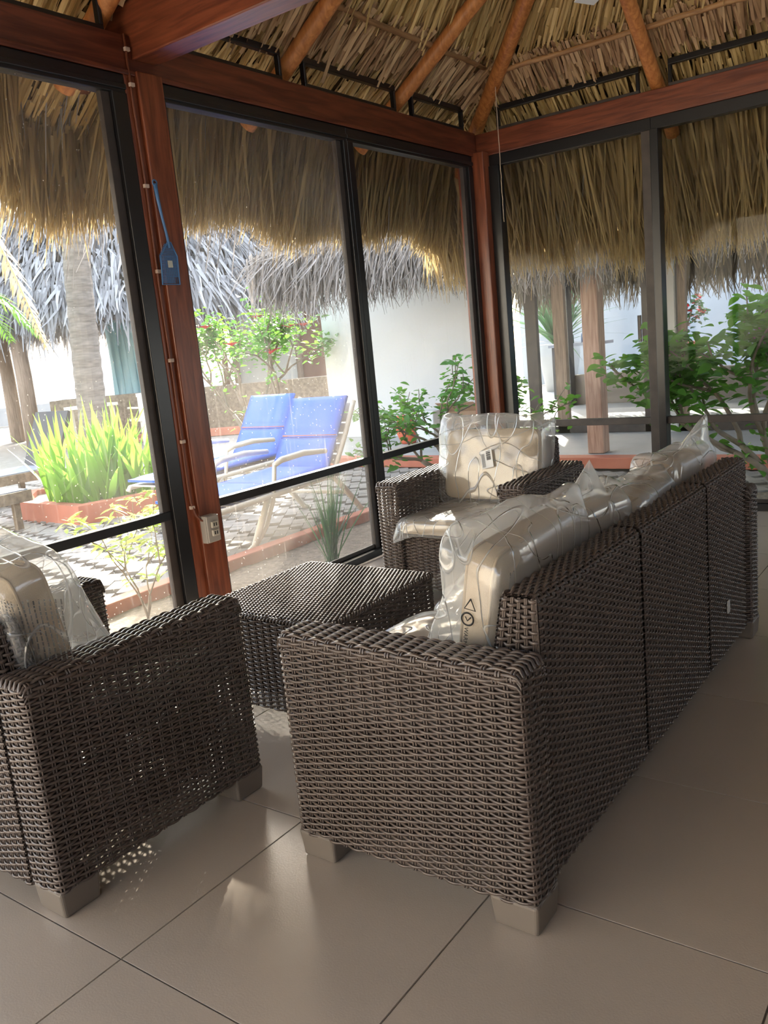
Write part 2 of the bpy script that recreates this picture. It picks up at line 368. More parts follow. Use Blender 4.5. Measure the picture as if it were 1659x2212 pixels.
def weave(mb, f, su, sv, cp, rp, wefts_along='s', amp=.0042, rw=.0034, rwarp=.0026, seg=4, closed=False, vseg=None, phase=0, pairoff=.0036, sides=4):
    """plain weave: single round wefts over and under pairs of warps.  f(s, t) -> positions, normals"""
    nc = max(2, int(round(su/cp))); nc += nc % 2 if closed else 0
    cp = su/nc; nr = max(1, int(round(sv/rp))); rp = sv/nr
    g = (lambda u, v: f(u, v)) if wefts_along == 's' else (lambda u, v: f(v, u))
    k = nc*seg+1; u = np.linspace(0, su, k)
    if seg > 2: pass
    ang = np.arange(sides)*2*math.pi/sides+math.pi/sides*(sides == 4)
    eps = 1e-3
    V = []
    for i in range(nr):
        v = np.full(k, (i+.5)*rp)
        p, n = g(u, v); n = n/np.linalg.norm(n, axis=1)[:, None]
        p2, _ = g(u, v+eps); b = (p2-p)/eps; b /= np.linalg.norm(b, axis=1)[:, None]+1e-12
        c = np.cos(math.pi*(u/cp-.5+i+phase)); off = amp*np.sign(c)*np.abs(c)**.75
        base = p+n*off[:, None]
        ring = base[:, None, :]+rw*(np.cos(ang)[None, :, None]*n[:, None, :]+1.12*np.sin(ang)[None, :, None]*b[:, None, :])
        V.append(ring.reshape(-1, 3))
    q = np.arange(k-1)[:, None]*sides; j = np.arange(sides)[None, :]; j2 = (j+1) % sides
    F1 = np.stack([q+j, q+j2, q+sides+j2, q+sides+j], -1).reshape(-1, 4)
    F = (F1[None]+(np.arange(nr)*k*sides)[:, None, None]).reshape(-1, 4)
    mb.add(np.concatenate(V), F)
    kv = (vseg or 1)+1; vv = np.linspace(0, sv, kv)
    V = []; cnt = 0
    for jx in range(nc+(0 if closed else 1)):
        uc = jx*cp if closed else min(max((jx)*cp, .004), su-.004)
        uc = (jx+.5)*cp if jx < nc else su-.004
        for sgn in (-1, 1):
            uu = np.full(kv, uc+sgn*pairoff)
            p, n = g(uu, vv); n = n/np.linalg.norm(n, axis=1)[:, None]
            p2, _ = g(uu+eps, vv); b = (p2-p)/eps; b /= np.linalg.norm(b, axis=1)[:, None]+1e-12
            ring = p[:, None, :]+rwarp*(np.cos(ang)[None, :, None]*n[:, None, :]+np.sin(ang)[None, :, None]*b[:, None, :])
            V.append(ring.reshape(-1, 3)); cnt += 1
    q = np.arange(kv-1)[:, None]*sides
    F1 = np.stack([q+j, q+j2, q+sides+j2, q+sides+j], -1).reshape(-1, 4)
    F = (F1[None]+(np.arange(cnt)*kv*sides)[:, None, None]).reshape(-1, 4)
    mb.add(np.concatenate(V), F)

RP, CP = .0083, .034
def wicker_arm(name, x0, x1, y0, y1, z0, z1, parent, long='y'):
    """box arm: wefts run round the upright shell; a rolled cap of wefts runs along the top"""
    mb = MB()
    f, L = extruded(rounded_profile([(x0, y0), (x1, y0), (x1, y1), (x0, y1)], .016), 'z', lambda a, b, t: np.stack([a, b, t+(z0 if np.any(t) or True else 0)], -1))
    P, Nn, LL = rounded_profile([(x0, y0), (x1, y0), (x1, y1), (x0, y1)], .016)
    def fs(s, t):
        a = np.interp(s, LL, P[:, 0]); b = np.interp(s, LL, P[:, 1]); na = np.interp(s, LL, Nn[:, 0]); nb = np.interp(s, LL, Nn[:, 1])
        return np.stack([a, b, t+z0], -1), np.stack([na, nb, np.zeros_like(t)], -1)
    weave(mb, fs, LL[-1], z1-z0-.012, CP, RP, 's', closed=True)
    e = .030
    if long == 'y':
        prof = [(x0, z1-e), (x0, z1), (x1, z1), (x1, z1-e)]; lo, hi = y0, y1
    else:
        prof = [(y0, z1-e), (y0, z1), (y1, z1), (y1, z1-e)]; lo, hi = x0, x1
    P2, N2, L2 = rounded_profile(prof, .014, closed=False)
    # profile runs up, over and down: normals must point outward
    N2 = -N2
    def fc(s, t):
        a = np.interp(s, L2, P2[:, 0]); b = np.interp(s, L2, P2[:, 1]); na = np.interp(s, L2, N2[:, 0]); nb = np.interp(s, L2, N2[:, 1])
        # the cap rolls down over both ends
        d = np.minimum(t, (hi-lo)-t); r = .016; k = np.clip(1-d/r, 0, 1); drop = r*(1-np.sqrt(np.clip(1-k*k, 0, 1)))
        nl = np.where(t < (hi-lo)/2, -1, 1)*k*.9
        w = lo+t
        if long == 'y': return np.stack([a, w, b-drop], -1), np.stack([na, nl, nb*(1-k*.5)], -1)
        return np.stack([w, a, b-drop], -1), np.stack([nl, na, nb*(1-k*.5)], -1)
    weave(mb, fc, hi-lo, L2[-1], CP, .0088, 't', amp=.0046, rw=.0042, vseg=16, rwarp=.003)
    o = mb.build(name, M_wick, parent, smooth=True)
    return o
def quad_patch(p00, p10, p01, p11):
    p00, p10, p01, p11 = map(lambda q: np.array(q, float), (p00, p10, p01, p11))
    su = (np.linalg.norm(p10-p00)+np.linalg.norm(p11-p01))/2; sv = (np.linalg.norm(p01-p00)+np.linalg.norm(p11-p10))/2
    n = np.cross(p10-p00, p01-p00); n /= np.linalg.norm(n)
    def f(u, v):
        a = (u/su)[:, None]; b = (v/sv)[:, None]
        return (p00*(1-a)+p10*a)*(1-b)+(p01*(1-a)+p11*a)*b, np.broadcast_to(n, (len(u), 3)).copy()
    return f, su, sv
def panel(name, quad, parent, cp=CP, rp=RP, mb=None, **k):
    own = mb is None; mb = mb or MB(); f, su, sv = quad_patch(*quad); weave(mb, f, su, sv, cp, rp, 's', **k)
    return mb.build(name, M_wick, parent, smooth=True) if own else mb

def back_panel(name, a0, a1, outer, sgn, ztop, parent, long='x', caps=(True, True), zlow=.055, cp=.024):
    """tapered back: outer face, rolled top and sloping front; `outer` is the outer plane, sgn points to the seat"""
    mb = MB()
    o = outer
    prof = [(o, zlow), (o, ztop), (o+sgn*.082, ztop), (o+sgn*.150, .38)]
    P, Nn, LL = rounded_profile(prof, .018, closed=False)
    # outward is away from the seat on the outer face
    s_ = 1 if (Nn[0][0] < 0) == (sgn > 0) else -1
    Nn = Nn*s_
    def f(u, v):
        a = np.interp(v, LL, P[:, 0]); b = np.interp(v, LL, P[:, 1]); na = np.interp(v, LL, Nn[:, 0]); nb = np.interp(v, LL, Nn[:, 1])
        w = a0+u
        if long == 'x': return np.stack([w, a, b], -1), np.stack([0*u, na, nb], -1)
        return np.stack([a, w, b], -1), np.stack([na, 0*u, nb], -1)
    weave(mb, f, a1-a0, LL[-1], cp, .0088, 's', vseg=60, rw=.0036, amp=.0046)
    for on, w in zip(caps, (a0, a1)):
        if not on: continue
        q = [(o-sgn*.001, zlow), (o+sgn*.21, zlow), (o+sgn*.001, ztop-.006), (o+sgn*.080, ztop-.006)]
        T = (lambda y, z: (w, y, z)) if long == 'x' else (lambda y, z: (y, w, z))
        pp = [T(*c) for c in q]
        if (w == a0) == (sgn > 0): pp = [pp[1], pp[0], pp[3], pp[2]]
        if long == 'y': pp = [pp[1], pp[0], pp[3], pp[2]]
        panel(None, pp, None, cp=.027, rp=.0115, mb=mb, rw=.0044, amp=.005)
    cc = MB(); A_, B_ = a0+.012, a1-.012
    q = [(o+sgn*.012, zlow+.01), (o+sgn*.19, zlow+.01), (o+sgn*.068, ztop-.014), (o+sgn*.014, ztop-.014)]
    T = (lambda w, y, z: (w, y, z)) if long == 'x' else (lambda w, y, z: (y, w, z))
    cc.hexa([T(A_, *c) for c in q]+[T(B_, *c) for c in q])
    ob = mb.build(name, M_wick, parent, smooth=True)
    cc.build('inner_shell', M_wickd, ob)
    return ob

def foot(x0, x1, y0, y1, parent, z1=.075):
    mb = MB(); t = .006
    mb.hexa([(x0+t, y0+t, 0), (x1-t, y0+t, 0), (x1-t, y1-t, 0), (x0+t, y1-t, 0), (x0, y0, z1), (x1, y0, z1), (x1, y1, z1), (x0, y1, z1)])
    return bevel(mb.build('foot', M_foot, parent), .008, 3)

# ------------------------------------------------------------------ FLOOR and setting
tag(boxo('wall_back', (-3.2, -2.75, -.05), (5.72, -2.60, 2.60), mat('brown_plaster', (.10, .065, .045), .85)), kind='structure')
tag(boxo('wall_bounce', (-6.7, -7, -.06), (-6.5, 11, 3.6), mat('bounce_lime', (.72, .68, .60), .9)), kind='structure')  # unseen wall, added to bounce warm sunlight into the room
tag(boxo('ground_bounce', (-6.5, -7, -.12), (-2.9, 11, -.03), mat('pale_bounce', (.55, .50, .43), .9)), kind='structure')  # unseen pale ground, added to throw more light in from behind
tag(boxo('wall_gable_blocker', (-2.72, -2.75, 2.60), (-2.62, 3.3, 5.2), MATS['brown_plaster']), kind='structure')  # unseen gable, added to keep bright sky out of the pane reflections
floor = tag(boxo('floor', (-3.2, -3.6, -.06), (5.60, 3.02, -.004), M_grout), kind='structure')
GX, GY, TX, TY = 1.531, 1.517, .612, .605
tm = {}
for i in range(-7, 7):
    for j in range(-9, 3):
        x0, x1 = max(GX+i*TX, -3.15), min(GX+(i+1)*TX, 5.60); y0, y1 = max(GY+j*TY, -3.55), min(GY+(j+1)*TY, 3.02)
        if x1-x0 < .03 or y1-y0 < .03: continue
        g = .0022
        o = boxo('tile', (x0+g, y0+g, -.012), (x1-g, y1-g, 0), M_tile, floor)

# walls of glass ----------------------------------------------------------
wall_left = tag(empty('wall_left', (2.7, 3.05, 0)), kind='structure')
wall_right = tag(empty('wall_right', (5.6, 0, 0)), kind='structure')
YA, XB = 3.06, 5.62
bevel(boxo('beam', (-1.6, 3.055, 2.483), (5.60, 3.16, 2.640), M_red, wall_left), .005)
bevel(boxo('beam', (5.615, -3.6, 2.478), (5.72, 3.14, 2.632), M_redy, wall_right), .005)
bevel(boxo('bead', (-1.6, 3.045, 2.478), (5.62, 3.056, 2.500), M_red, wall_left), .004)
# posts
bevel(boxo('post', (2.630, 3.035, 0), (2.768, 3.16, 2.50), M_redz, wall_left), .006)
bevel(boxo('post_fillet', (2.575, 3.055, 0), (2.632, 3.12, 2.50), M_redz, wall_left), .004)
bevel(boxo('post', (5.535, 2.972, 0), (5.640, 3.18, 2.50), M_redz, wall_left), .006)
# frames
def frame_piece(a, b, parent, m=M_black, name='frame'): return bevel(boxo(name, a, b, m, parent), .003)
win = []
def window(n, loc): o = tag(empty('window_%d' % n, loc), kind='structure'); win.append(o); return o
glassA1 = glass_mat('dusty_glass_left', .055, .35); glassA2 = glass_mat('dusty_glass_mid', .085, .5)
glassA3 = glass_mat('glass_corner', .02, .10); glassB = glass_mat('glass_right', .012, .06, .010)
def bay_A(n, x0, x1, lf, rf, g):
    w = window(n, ((x0+x1)/2, 3.07, 0))
    frame_piece((x0, 3.06, 2.403), (x1, 3.12, 2.480), w)
    frame_piece((x0, 3.05, 2.418), (x1, 3.07, 2.440), w)
    frame_piece((x0, 3.04, 0), (x1, 3.12, .042), w, name='sill'); frame_piece((x0, 3.085, .042), (x1, 3.10, .066), w, M_brownal, name='sill_lip')
    if lf: frame_piece((x0, 3.055, .04), (x0+lf, 3.12, 2.405), w)
    if rf:
        frame_piece((x1-rf, 3.055, .04), (x1, 3.12, 2.405), w)
        frame_piece((x1-rf-.045, 3.075, .04), (x1-rf, 3.105, 2.405), w, M_brownal)
    frame_piece((x0+lf, 3.07, .563), (x1-rf, 3.11, .605), w, name='rail')
    sheet('pane', [(x0+lf, 3.088, .05), (x1-rf, 3.088, .05), (x1-rf, 3.088, 2.41), (x0+lf, 3.088, 2.41)], g, w)
    return w
bay_A(1, .55, 2.575, .05, .075, glassA1)
bay_A(2, 2.768, 4.10, .02, .035, glassA2)
bay_A(3, 4.10, 5.535, .055, .06, glassA3)
bay_A(4, -1.6, .55, .05, .05, glassA1)
def bay_B(n, y0, y1, g):
    w = window(n, (5.62, (y0+y1)/2, 0))
    frame_piece((5.625, y0, 2.405), (5.69, y1, 2.478), w)
    frame_piece((5.60, y0, 0), (5.69, y1, .045), w, name='sill')
    frame_piece((5.63, y0, .045), (5.645, y1, .07), w, M_brownal, name='sill_lip')
    frame_piece((5.63, y0, .566), (5.68, y1, .612), w, M_brownal, name='rail')
    sheet('pane', [(5.655, y0, .05), (5.655, y1, .05), (5.655, y1, 2.41), (5.655, y0, 2.41)], g, w)
    return w
wB = bay_B(5, 1.835, 3.06, glassB)
frame_piece((5.606, 2.897, .04), (5.69, 2.972, 2.405), wB)
frame_piece((5.618, 1.835, .04), (5.69, 1.895, 2.405), wB, M_brownal)
wB2 = bay_B(6, .30, 1.835, glassB)
frame_piece((5.60, 1.785, .04), (5.69, 1.835, 2.405), wB2)
frame_piece((5.61, .30, .04), (5.69, .38, 2.405), wB2)
wB3 = bay_B(7, -1.3, .30, glassB)
frame_piece((5.61, -1.3, .04), (5.69, -1.2, 2.405), wB3)
# vents over the beams
for (x, y0, y1) in ((5.63, -3.0, 1.72), (5.63, 1.90, 2.90)):
    frame_piece((x, y0, 2.632), (x+.035, y1, 2.652), wall_right, M_brownal, 'vent_frame'); frame_piece((x, y0, 2.755), (x+.035, y1, 2.790), wall_right, M_black, 'vent_frame')
    for y in (y0, y1-.02): frame_piece((x, y, 2.652), (x+.03, y+.02, 2.755), wall_right, M_black, 'vent_frame')
for (x0, x1) in ((-1.5, .4), (.6, 2.52), (2.80, 3.62), (3.80, 4.66), (4.84, 5.48)):
    frame_piece((x0, 3.07, 2.640), (x1, 3.105, 2.662), wall_left, M_black, 'vent_frame'); frame_piece((x0, 3.07, 2.762), (x1, 3.105, 2.795), wall_left, M_black, 'vent_frame')
    for x in (x0, x1-.02): frame_piece((x, 3.07, 2.662), (x+.02, 3.10, 2.762), wall_left, M_black, 'vent_frame')
# tie beam across the room
bevel(boxo('trim_1', (2.630, -2.6, 2.545), (2.765, 3.62, 2.775), M_redy), .006)['kind'] = 'structure'

# ------------------------------------------------------------------ ROOF
SA, SB = .67, .80
ceiling = tag(empty('ceiling', (4, 2, 2.9)), kind='structure')
ZR = 2.765
def zA(y): return ZR+SA*(3.06-y)
def zB(x): return ZR+SB*(5.62-x)
def rafter(p, q, r=.05, tailcut=True):
    mb = MB(); k = 14; P = [np.array(p)+(np.array(q)-np.array(p))*i/(k-1) for i in range(k)]
    P = [c+np.array([random.uniform(-1, 1), random.uniform(-1, 1), random.uniform(-1, 1)])*.0035 for c in P]
    mb.tube(P, [r*(1+random.uniform(-.05, .05)) for _ in P], 14)
    o = mb.build('rafter', M_orange, ceiling, smooth=False)
    o.data.polygons.foreach_set('use_smooth', np.array([len(p_.vertices) == 4 for p_ in o.data.polygons]))
    return o
for x in (3.707, 4.747, 2.55, 1.5, .45, -.6):
    rafter((x, 3.44, ZR-SA*.38-.0), (x, -.2, zA(-.2)), .047)
for y in (1.813, .75, -.3, -1.35):
    rafter((6.02, y, ZR-SB*.40-.02), (2.6, y, zB(2.6)), .044)
hipv = np.array([-.84, -1.0, SA]); hip0 = np.array([5.675, 3.03, 2.765])
rafter(hip0-hipv*.42, hip0+hipv*3.2, .05)
def purlin(pts, r, m=M_pole):
    mb = MB(); mb.tube(pts, r, 8); return mb.build('purlin', m, ceiling, smooth=True)
def wob(a, b, n, w): 
    a = np.array(a); b = np.array(b); return [a+(b-a)*i/(n-1)+np.array([random.uniform(-w, w) for _ in range(3)]) for i in range(n)]
for d in (.23, 1.0, 1.75):
    yy = 3.06-d; z = zA(yy)+.052; xe = 5.62-SA*d/SB
    purlin(wob((-.9, yy, z), (xe-.05, yy, z), 40, .005), .017)
    xx = 5.62-d*.73; zz = zB(xx)+.045; ye = 3.06-(zz-.045-ZR)/SA
    purlin(wob((xx, -2.5, zz), (xx, ye-.03, zz), 40, .005), .017, wood_mat('cane_pole_y', (.30, .15, .06), (.55, .32, .14), .5, 'y'))

def blades(mb, P, D, Nrm, Ln, Wd, segs=4, droop=0.0, jit=.1, taper=.75, gather=0.0, bend=0.15):
    """P starts (n,3); D unit directions; Nrm plane normals; a batch of flat strips"""
    n = len(P); k = segs+1; t = np.linspace(0, 1, k)
    D = D+rng.normal(0, jit, D.shape); D /= np.linalg.norm(D, axis=1)[:, None]
    S = np.cross(D, Nrm); S /= np.linalg.norm(S, axis=1)[:, None]+1e-9
    tw = rng.normal(0, .5, n); Nn = np.cross(S, D)
    S = S*np.cos(tw)[:, None]+Nn*np.sin(tw)[:, None]
    bx = rng.normal(0, bend, n)[:, None, None]; by = rng.normal(0, bend, n)[:, None, None]
    L3 = Ln[:, None, None]
    C = P[:, None, :]+D[:, None, :]*L3*t[None, :, None]+(S[:, None, :]*bx+Nn[:, None, :]*by)*L3*(t**2)[None, :, None]
    C[:, :, 2] -= droop*(L3[:, :, 0]*(t**2)[None, :])
    w = Wd[:, None]*(1-taper*t[None, :]**1.6)/2
    A = C+S[:, None, :]*w[:, :, None]; B = C-S[:, None, :]*w[:, :, None]
    V = np.stack([A, B], 2).reshape(-1, 3)
    q = np.arange(segs)*2; F1 = np.stack([q, q+1, q+3, q+2], -1)
    F = (F1[None]+(np.arange(n)*k*2)[:, None, None]).reshape(-1, 4)
    mb.add(V, F)
nA = np.array([0, SA, 1.0]); nA /= np.linalg.norm(nA); nB = np.array([SB, 0, 1.0]); nB /= np.linalg.norm(nB)
dA = np.array([0, 1.0, -SA]); dA /= np.linalg.norm(dA); dB = np.array([1.0, 0, -SB]); dB /= np.linalg.norm(dB)
hd = -hipv/np.linalg.norm(hipv)
# solid core above the blades keeps the daylight out
mb = MB()
OFF = .16
Y0, X0 = -.6, 1.25
apexA = 3.06-Y0
mb.hexa([(-2.6, 4.0, ZR+OFF-SA*.94), (6.5, 4.0, ZR+OFF-SA*.94), (5.62-SA*apexA/SB, Y0, zA(Y0)+OFF), (-2.6, Y0, zA(Y0)+OFF),
         (-2.6, 4.0, ZR+OFF+.12-SA*.94), (6.5, 4.0, ZR+OFF+.12-SA*.94), (5.62-SA*apexA/SB, Y0, zA(Y0)+OFF+.12), (-2.6, Y0, zA(Y0)+OFF+.12)])
mb.hexa([(6.5, -4.4, zB(6.5)+OFF), (6.5, 4.0, ZR+OFF-SA*.94), (5.62-SA*apexA/SB, Y0, zA(Y0)+OFF), (5.62-SA*apexA/SB, -4.4, zA(Y0)+OFF),
         (6.5, -4.4, zB(6.5)+OFF+.12), (6.5, 4.0, ZR+OFF+.12-SA*.94), (5.62-SA*apexA/SB, Y0, zA(Y0)+OFF+.12), (5.62-SA*apexA/SB, -4.4, zA(Y0)+OFF+.12)])
mb.hexa([(-2.6, Y0, zA(Y0)+OFF), (2.6, Y0, zA(Y0)+OFF), (2.6, -4.4, 2.6), (-2.6, -4.4, 2.6), (-2.6, Y0, zA(Y0)+OFF+.12), (2.6, Y0, zA(Y0)+OFF+.12), (2.6, -4.4, 2.72), (-2.6, -4.4, 2.72)])
mb.build('thatch_core', M_backing, ceiling)
# interior golden leaves, plane A
mb = MB()
n = 17000
x = rng.uniform(.3, 5.65, n); y = rng.uniform(.6, 2.95, n)
ok = (SB*(5.62-x) > SA*(3.06-y)-.05); x, y = x[ok], y[ok]; n = len(x)
P = np.stack([x, y, ZR+SA*(3.06-y)+.075+rng.uniform(0, .07, n)], -1)
k = np.clip(1-(SB*(5.62-x)-SA*(3.06-y))/1.6, 0, 1)[:, None]**1.3
D = dA*(1-k)+hd*k; D /= np.linalg.norm(D, axis=1)[:, None]
Ln = np.minimum(rng.uniform(.35, .7, n), np.maximum((2.90-y)/.83, .1)+rng.uniform(0, .05, n))
blades(mb, P, D, np.broadcast_to(nA, P.shape), Ln, rng.uniform(.012, .026, n), 4, jit=.035, taper=.5, bend=.04)
n = 14000; x = rng.uniform(1.8, 5.9, n); y = rng.uniform(-1.2, 3.0, n)
ok = (SA*(3.06-y) > SB*(5.62-x)-.05) & (x < 5.52); x, y = x[ok], y[ok]; n = len(x)
P = np.stack([x, y, ZR+SB*(5.62-x)+.075+rng.uniform(0, .07, n)], -1)
k = np.clip(1-(SA*(3.06-y)-SB*(5.62-x))/1.6, 0, 1)[:, None]**1.3
D = dB*(1-k)+hd*k; D /= np.linalg.norm(D, axis=1)[:, None]
Ln = np.minimum(rng.uniform(.35, .7, n), np.maximum((5.46-x)/.78, .1)+rng.uniform(0, .05, n))
blades(mb, P, D, np.broadcast_to(nB, P.shape), Ln, rng.uniform(.012, .026, n), 4, jit=.035, taper=.5, bend=.04)
tag(mb.build('inner_thatch', M_straw_in, ceiling), kind='stuff')
# stem stubs between the purlin and the eave
mb = MB()
n = 1500; x = rng.uniform(.3, 5.6, n); y0 = rng.uniform(2.76, 2.90, n)
P = np.stack([x, y0, ZR+SA*(3.06-y0)+.045+rng.uniform(0, .05, n)], -1)
blades(mb, P, np.broadcast_to(dA, P.shape).copy(), np.broadcast_to(nA, P.shape), rng.uniform(.16, .34, n), rng.uniform(.012, .026, n), 2, jit=.06, taper=.1, bend=.05)
n = 1300; y = rng.uniform(-1.2, 3.0, n); x0 = rng.uniform(5.40, 5.50, n)
P = np.stack([x0, y, ZR+SB*(5.62-x0)+.045+rng.uniform(0, .05, n)], -1)
blades(mb, P, np.broadcast_to(dB, P.shape).copy(), np.broadcast_to(nB, P.shape), rng.uniform(.14, .27, n), rng.uniform(.012, .026, n), 2, jit=.06, taper=.1, bend=.05)
tag(mb.build('thatch_stubs', M_straw_stub, ceiling), kind='stuff')
# skirt hanging outside, wall A and wall B
def skirt(xs, ys, outdir, length, n, name, m, zfun, jit=.07, lenjit=.12):
    mb = MB()
    s = rng.uniform(0, 1, n); dep = rng.uniform(0, 1, n)
    a = np.array(xs); b = np.array(ys); od = np.array(outdir)
    P = a+(b-a)*s[:, None]+od*(dep*.40)[:, None]
    P[:, 2] = zfun(dep*.50)+rng.uniform(-.02, .06, n)
    D = np.broadcast_to(np.array([od[0]*.30, od[1]*.30, -1.0]), P.shape).copy()
    D[:, 0] += od[0]*rng.uniform(-.02, .3, n)*(1-dep); D[:, 1] += od[1]*rng.uniform(-.02, .3, n)*(1-dep)
    D[:, :2] += rng.normal(0, .05, (n, 2))
    D /= np.linalg.norm(D, axis=1)[:, None]
    if od[1] > .5: P[:, 1] = np.where((P[:, 0] > 2.34) & (P[:, 0] < 2.82) & (P[:, 1] < 3.66), 3.66+rng.uniform(0, .15, n), P[:, 1])
    Ln = (length(s)+(P[:, 2]-2.55))*(1+rng.normal(0, lenjit, n)*.8)
    blades(mb, P, D, np.broadcast_to(od+np.array([0, 0, .2]), P.shape), np.maximum(Ln, .15), rng.uniform(.010, .024, n), 5, jit=jit, taper=.85, bend=.06)
    return tag(mb.build(name, m, ceiling), kind='stuff')
def lenA(s):
    x = -1.6+s*8.0
    return .565+.04*np.sin(x*3.1)+.04*np.sin(x*7.3+1)-.22*np.exp(-((x-2.1)/.42)**2)
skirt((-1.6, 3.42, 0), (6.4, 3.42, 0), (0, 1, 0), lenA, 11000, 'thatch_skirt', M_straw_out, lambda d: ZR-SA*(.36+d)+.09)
def lenB(s):
    y = 3.9-s*6.5
    return .86+.04*np.sin(y*3.7)+.03*np.sin(y*9+1)
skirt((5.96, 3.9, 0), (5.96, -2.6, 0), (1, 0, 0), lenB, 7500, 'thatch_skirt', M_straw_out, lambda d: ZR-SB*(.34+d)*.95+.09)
# straw seen through the vents under the eave
mb = MB()
n = 4200; x = rng.uniform(-1.5, 6.3, n); y = rng.uniform(2.85, 3.75, n)
P = np.stack([x, y, ZR+SA*(3.06-y)+rng.uniform(.07, .14, n)], -1)
blades(mb, P, np.broadcast_to(dA, P.shape).copy(), np.broadcast_to(nA, P.shape), rng.uniform(.25, .5, n), rng.uniform(.012, .024, n), 3, jit=.05, taper=.5, bend=.05)
n = 3400; y = rng.uniform(-2.4, 3.9, n); x = rng.uniform(5.42, 6.25, n)
P = np.stack([x, y, ZR+SB*(5.62-x)+rng.uniform(.07, .14, n)], -1)
blades(mb, P, np.broadcast_to(dB, P.shape).copy(), np.broadcast_to(nB, P.shape), rng.uniform(.25, .5, n), rng.uniform(.012, .024, n), 3, jit=.05, taper=.5, bend=.05)
tag(mb.build('eave_thatch', M_straw_in, ceiling), kind='stuff')
# outer cover of the eave (weathered)
mb = MB()
n = 3200; x = rng.uniform(-2, 6.5, n); y = rng.uniform(3.3, 3.95, n)
P = np.stack([x, y, ZR+.30-SA*(y-3.06)], -1)
blades(mb, P, np.broadcast_to(dA, P.shape).copy(), np.broadcast_to(nA, P.shape), rng.uniform(.3, .6, n), rng.uniform(.012, .022, n), 4, droop=.6, jit=.12, taper=.85)
n = 2600; y = rng.uniform(-2.5, 3.9, n); x = rng.uniform(5.9, 6.5, n)
P = np.stack([x, y, ZR+.30-SB*(x-5.62)], -1)
blades(mb, P, np.broadcast_to(dB, P.shape).copy(), np.broadcast_to(nB, P.shape), rng.uniform(.3, .6, n), rng.uniform(.012, .022, n), 4, droop=.6, jit=.12, taper=.85)
tag(mb.build('outer_thatch', M_straw_grey, ceiling), kind='stuff')
# knot of twine round the hip rafter, hanging cord
kp = hip0+hipv*.20
t = thing('hanging_twine', tuple(kp), 'thin beige twine tied round the corner rafter and hanging down before the glass', 'twine')
mb = MB(); mb.tube([kp+np.array([math.cos(a)*.062*.7, -math.sin(a)*.062*.7, math.sin(a*1)*.035+a*.003]) for a in np.linspace(0, 12.6, 40)], .004, 6); mb.build('knot', M_string, t, True)
mb = MB(); mb.tube([kp+np.array([-.05, -.03, -.04])+np.array([random.uniform(-.002, .002), random.uniform(-.002, .002), -z]) for z in np.linspace(0, .86, 24)], .0028, 6); mb.build('string', M_string, t, True)
# ceiling fan: only the tip of one blade reaches the frame
t = thing('ceiling_fan', (3.36, 1.30, 3.1), 'white ceiling fan hanging under the thatch, one blade tip at the top edge', 'fan')

# ------------------------------------------------------------------ SOFA
def build_cushion(root, c, size, R, e=.22, name='cushion', n=26, m=M_cush, sag=.0):
    """rounded box cushion"""
    mb = MB(); hs = np.array(size)/2
    th = np.linspace(-math.pi/2, math.pi/2, n); ph = np.linspace(-math.pi, math.pi, 2*n, endpoint=False)
    T, Ph = np.meshgrid(th, ph, indexing='ij')
    sg = lambda a, p: np.sign(a)*np.abs(a)**p
    ax = int(np.argmin(size))           # the thin axis is the pole
    r = np.stack([sg(np.cos(T), .30)*sg(np.cos(Ph), e), sg(np.cos(T), .30)*sg(np.sin(Ph), e), sg(np.sin(T), .55)], -1)
    order = {2: [0, 1, 2], 1: [0, 2, 1], 0: [2, 1, 0]}[ax]
    r = r[..., order]*hs
    V = (r.reshape(-1, 3) @ np.array(R).T)+np.array(c)
    nn = 2*n; F = []
    for i in range(n-1):
        for j in range(nn):
            j2 = (j+1) % nn; F.append((i*nn+j, i*nn+j2, (i+1)*nn+j2, (i+1)*nn+j))
    mb.add(V, F)
    o = mb.build(name, m, root, True)
    # piping round both face edges
    pm = MB()
    for s_ in (-.62, .62):
        a = np.linspace(-math.pi, math.pi, 60)
        k = (1-abs(s_)**3.2)**.12
        q = np.stack([sg(np.cos(a), e)*k*1.005, sg(np.sin(a), e)*k*1.005, np.full(60, s_*1.0)], -1)[:, order]*hs
        pm.tube((q @ np.array(R).T)+np.array(c), .0042, 6, cap=False)
    pm.build('piping', M_pipe, o, True)
    return o
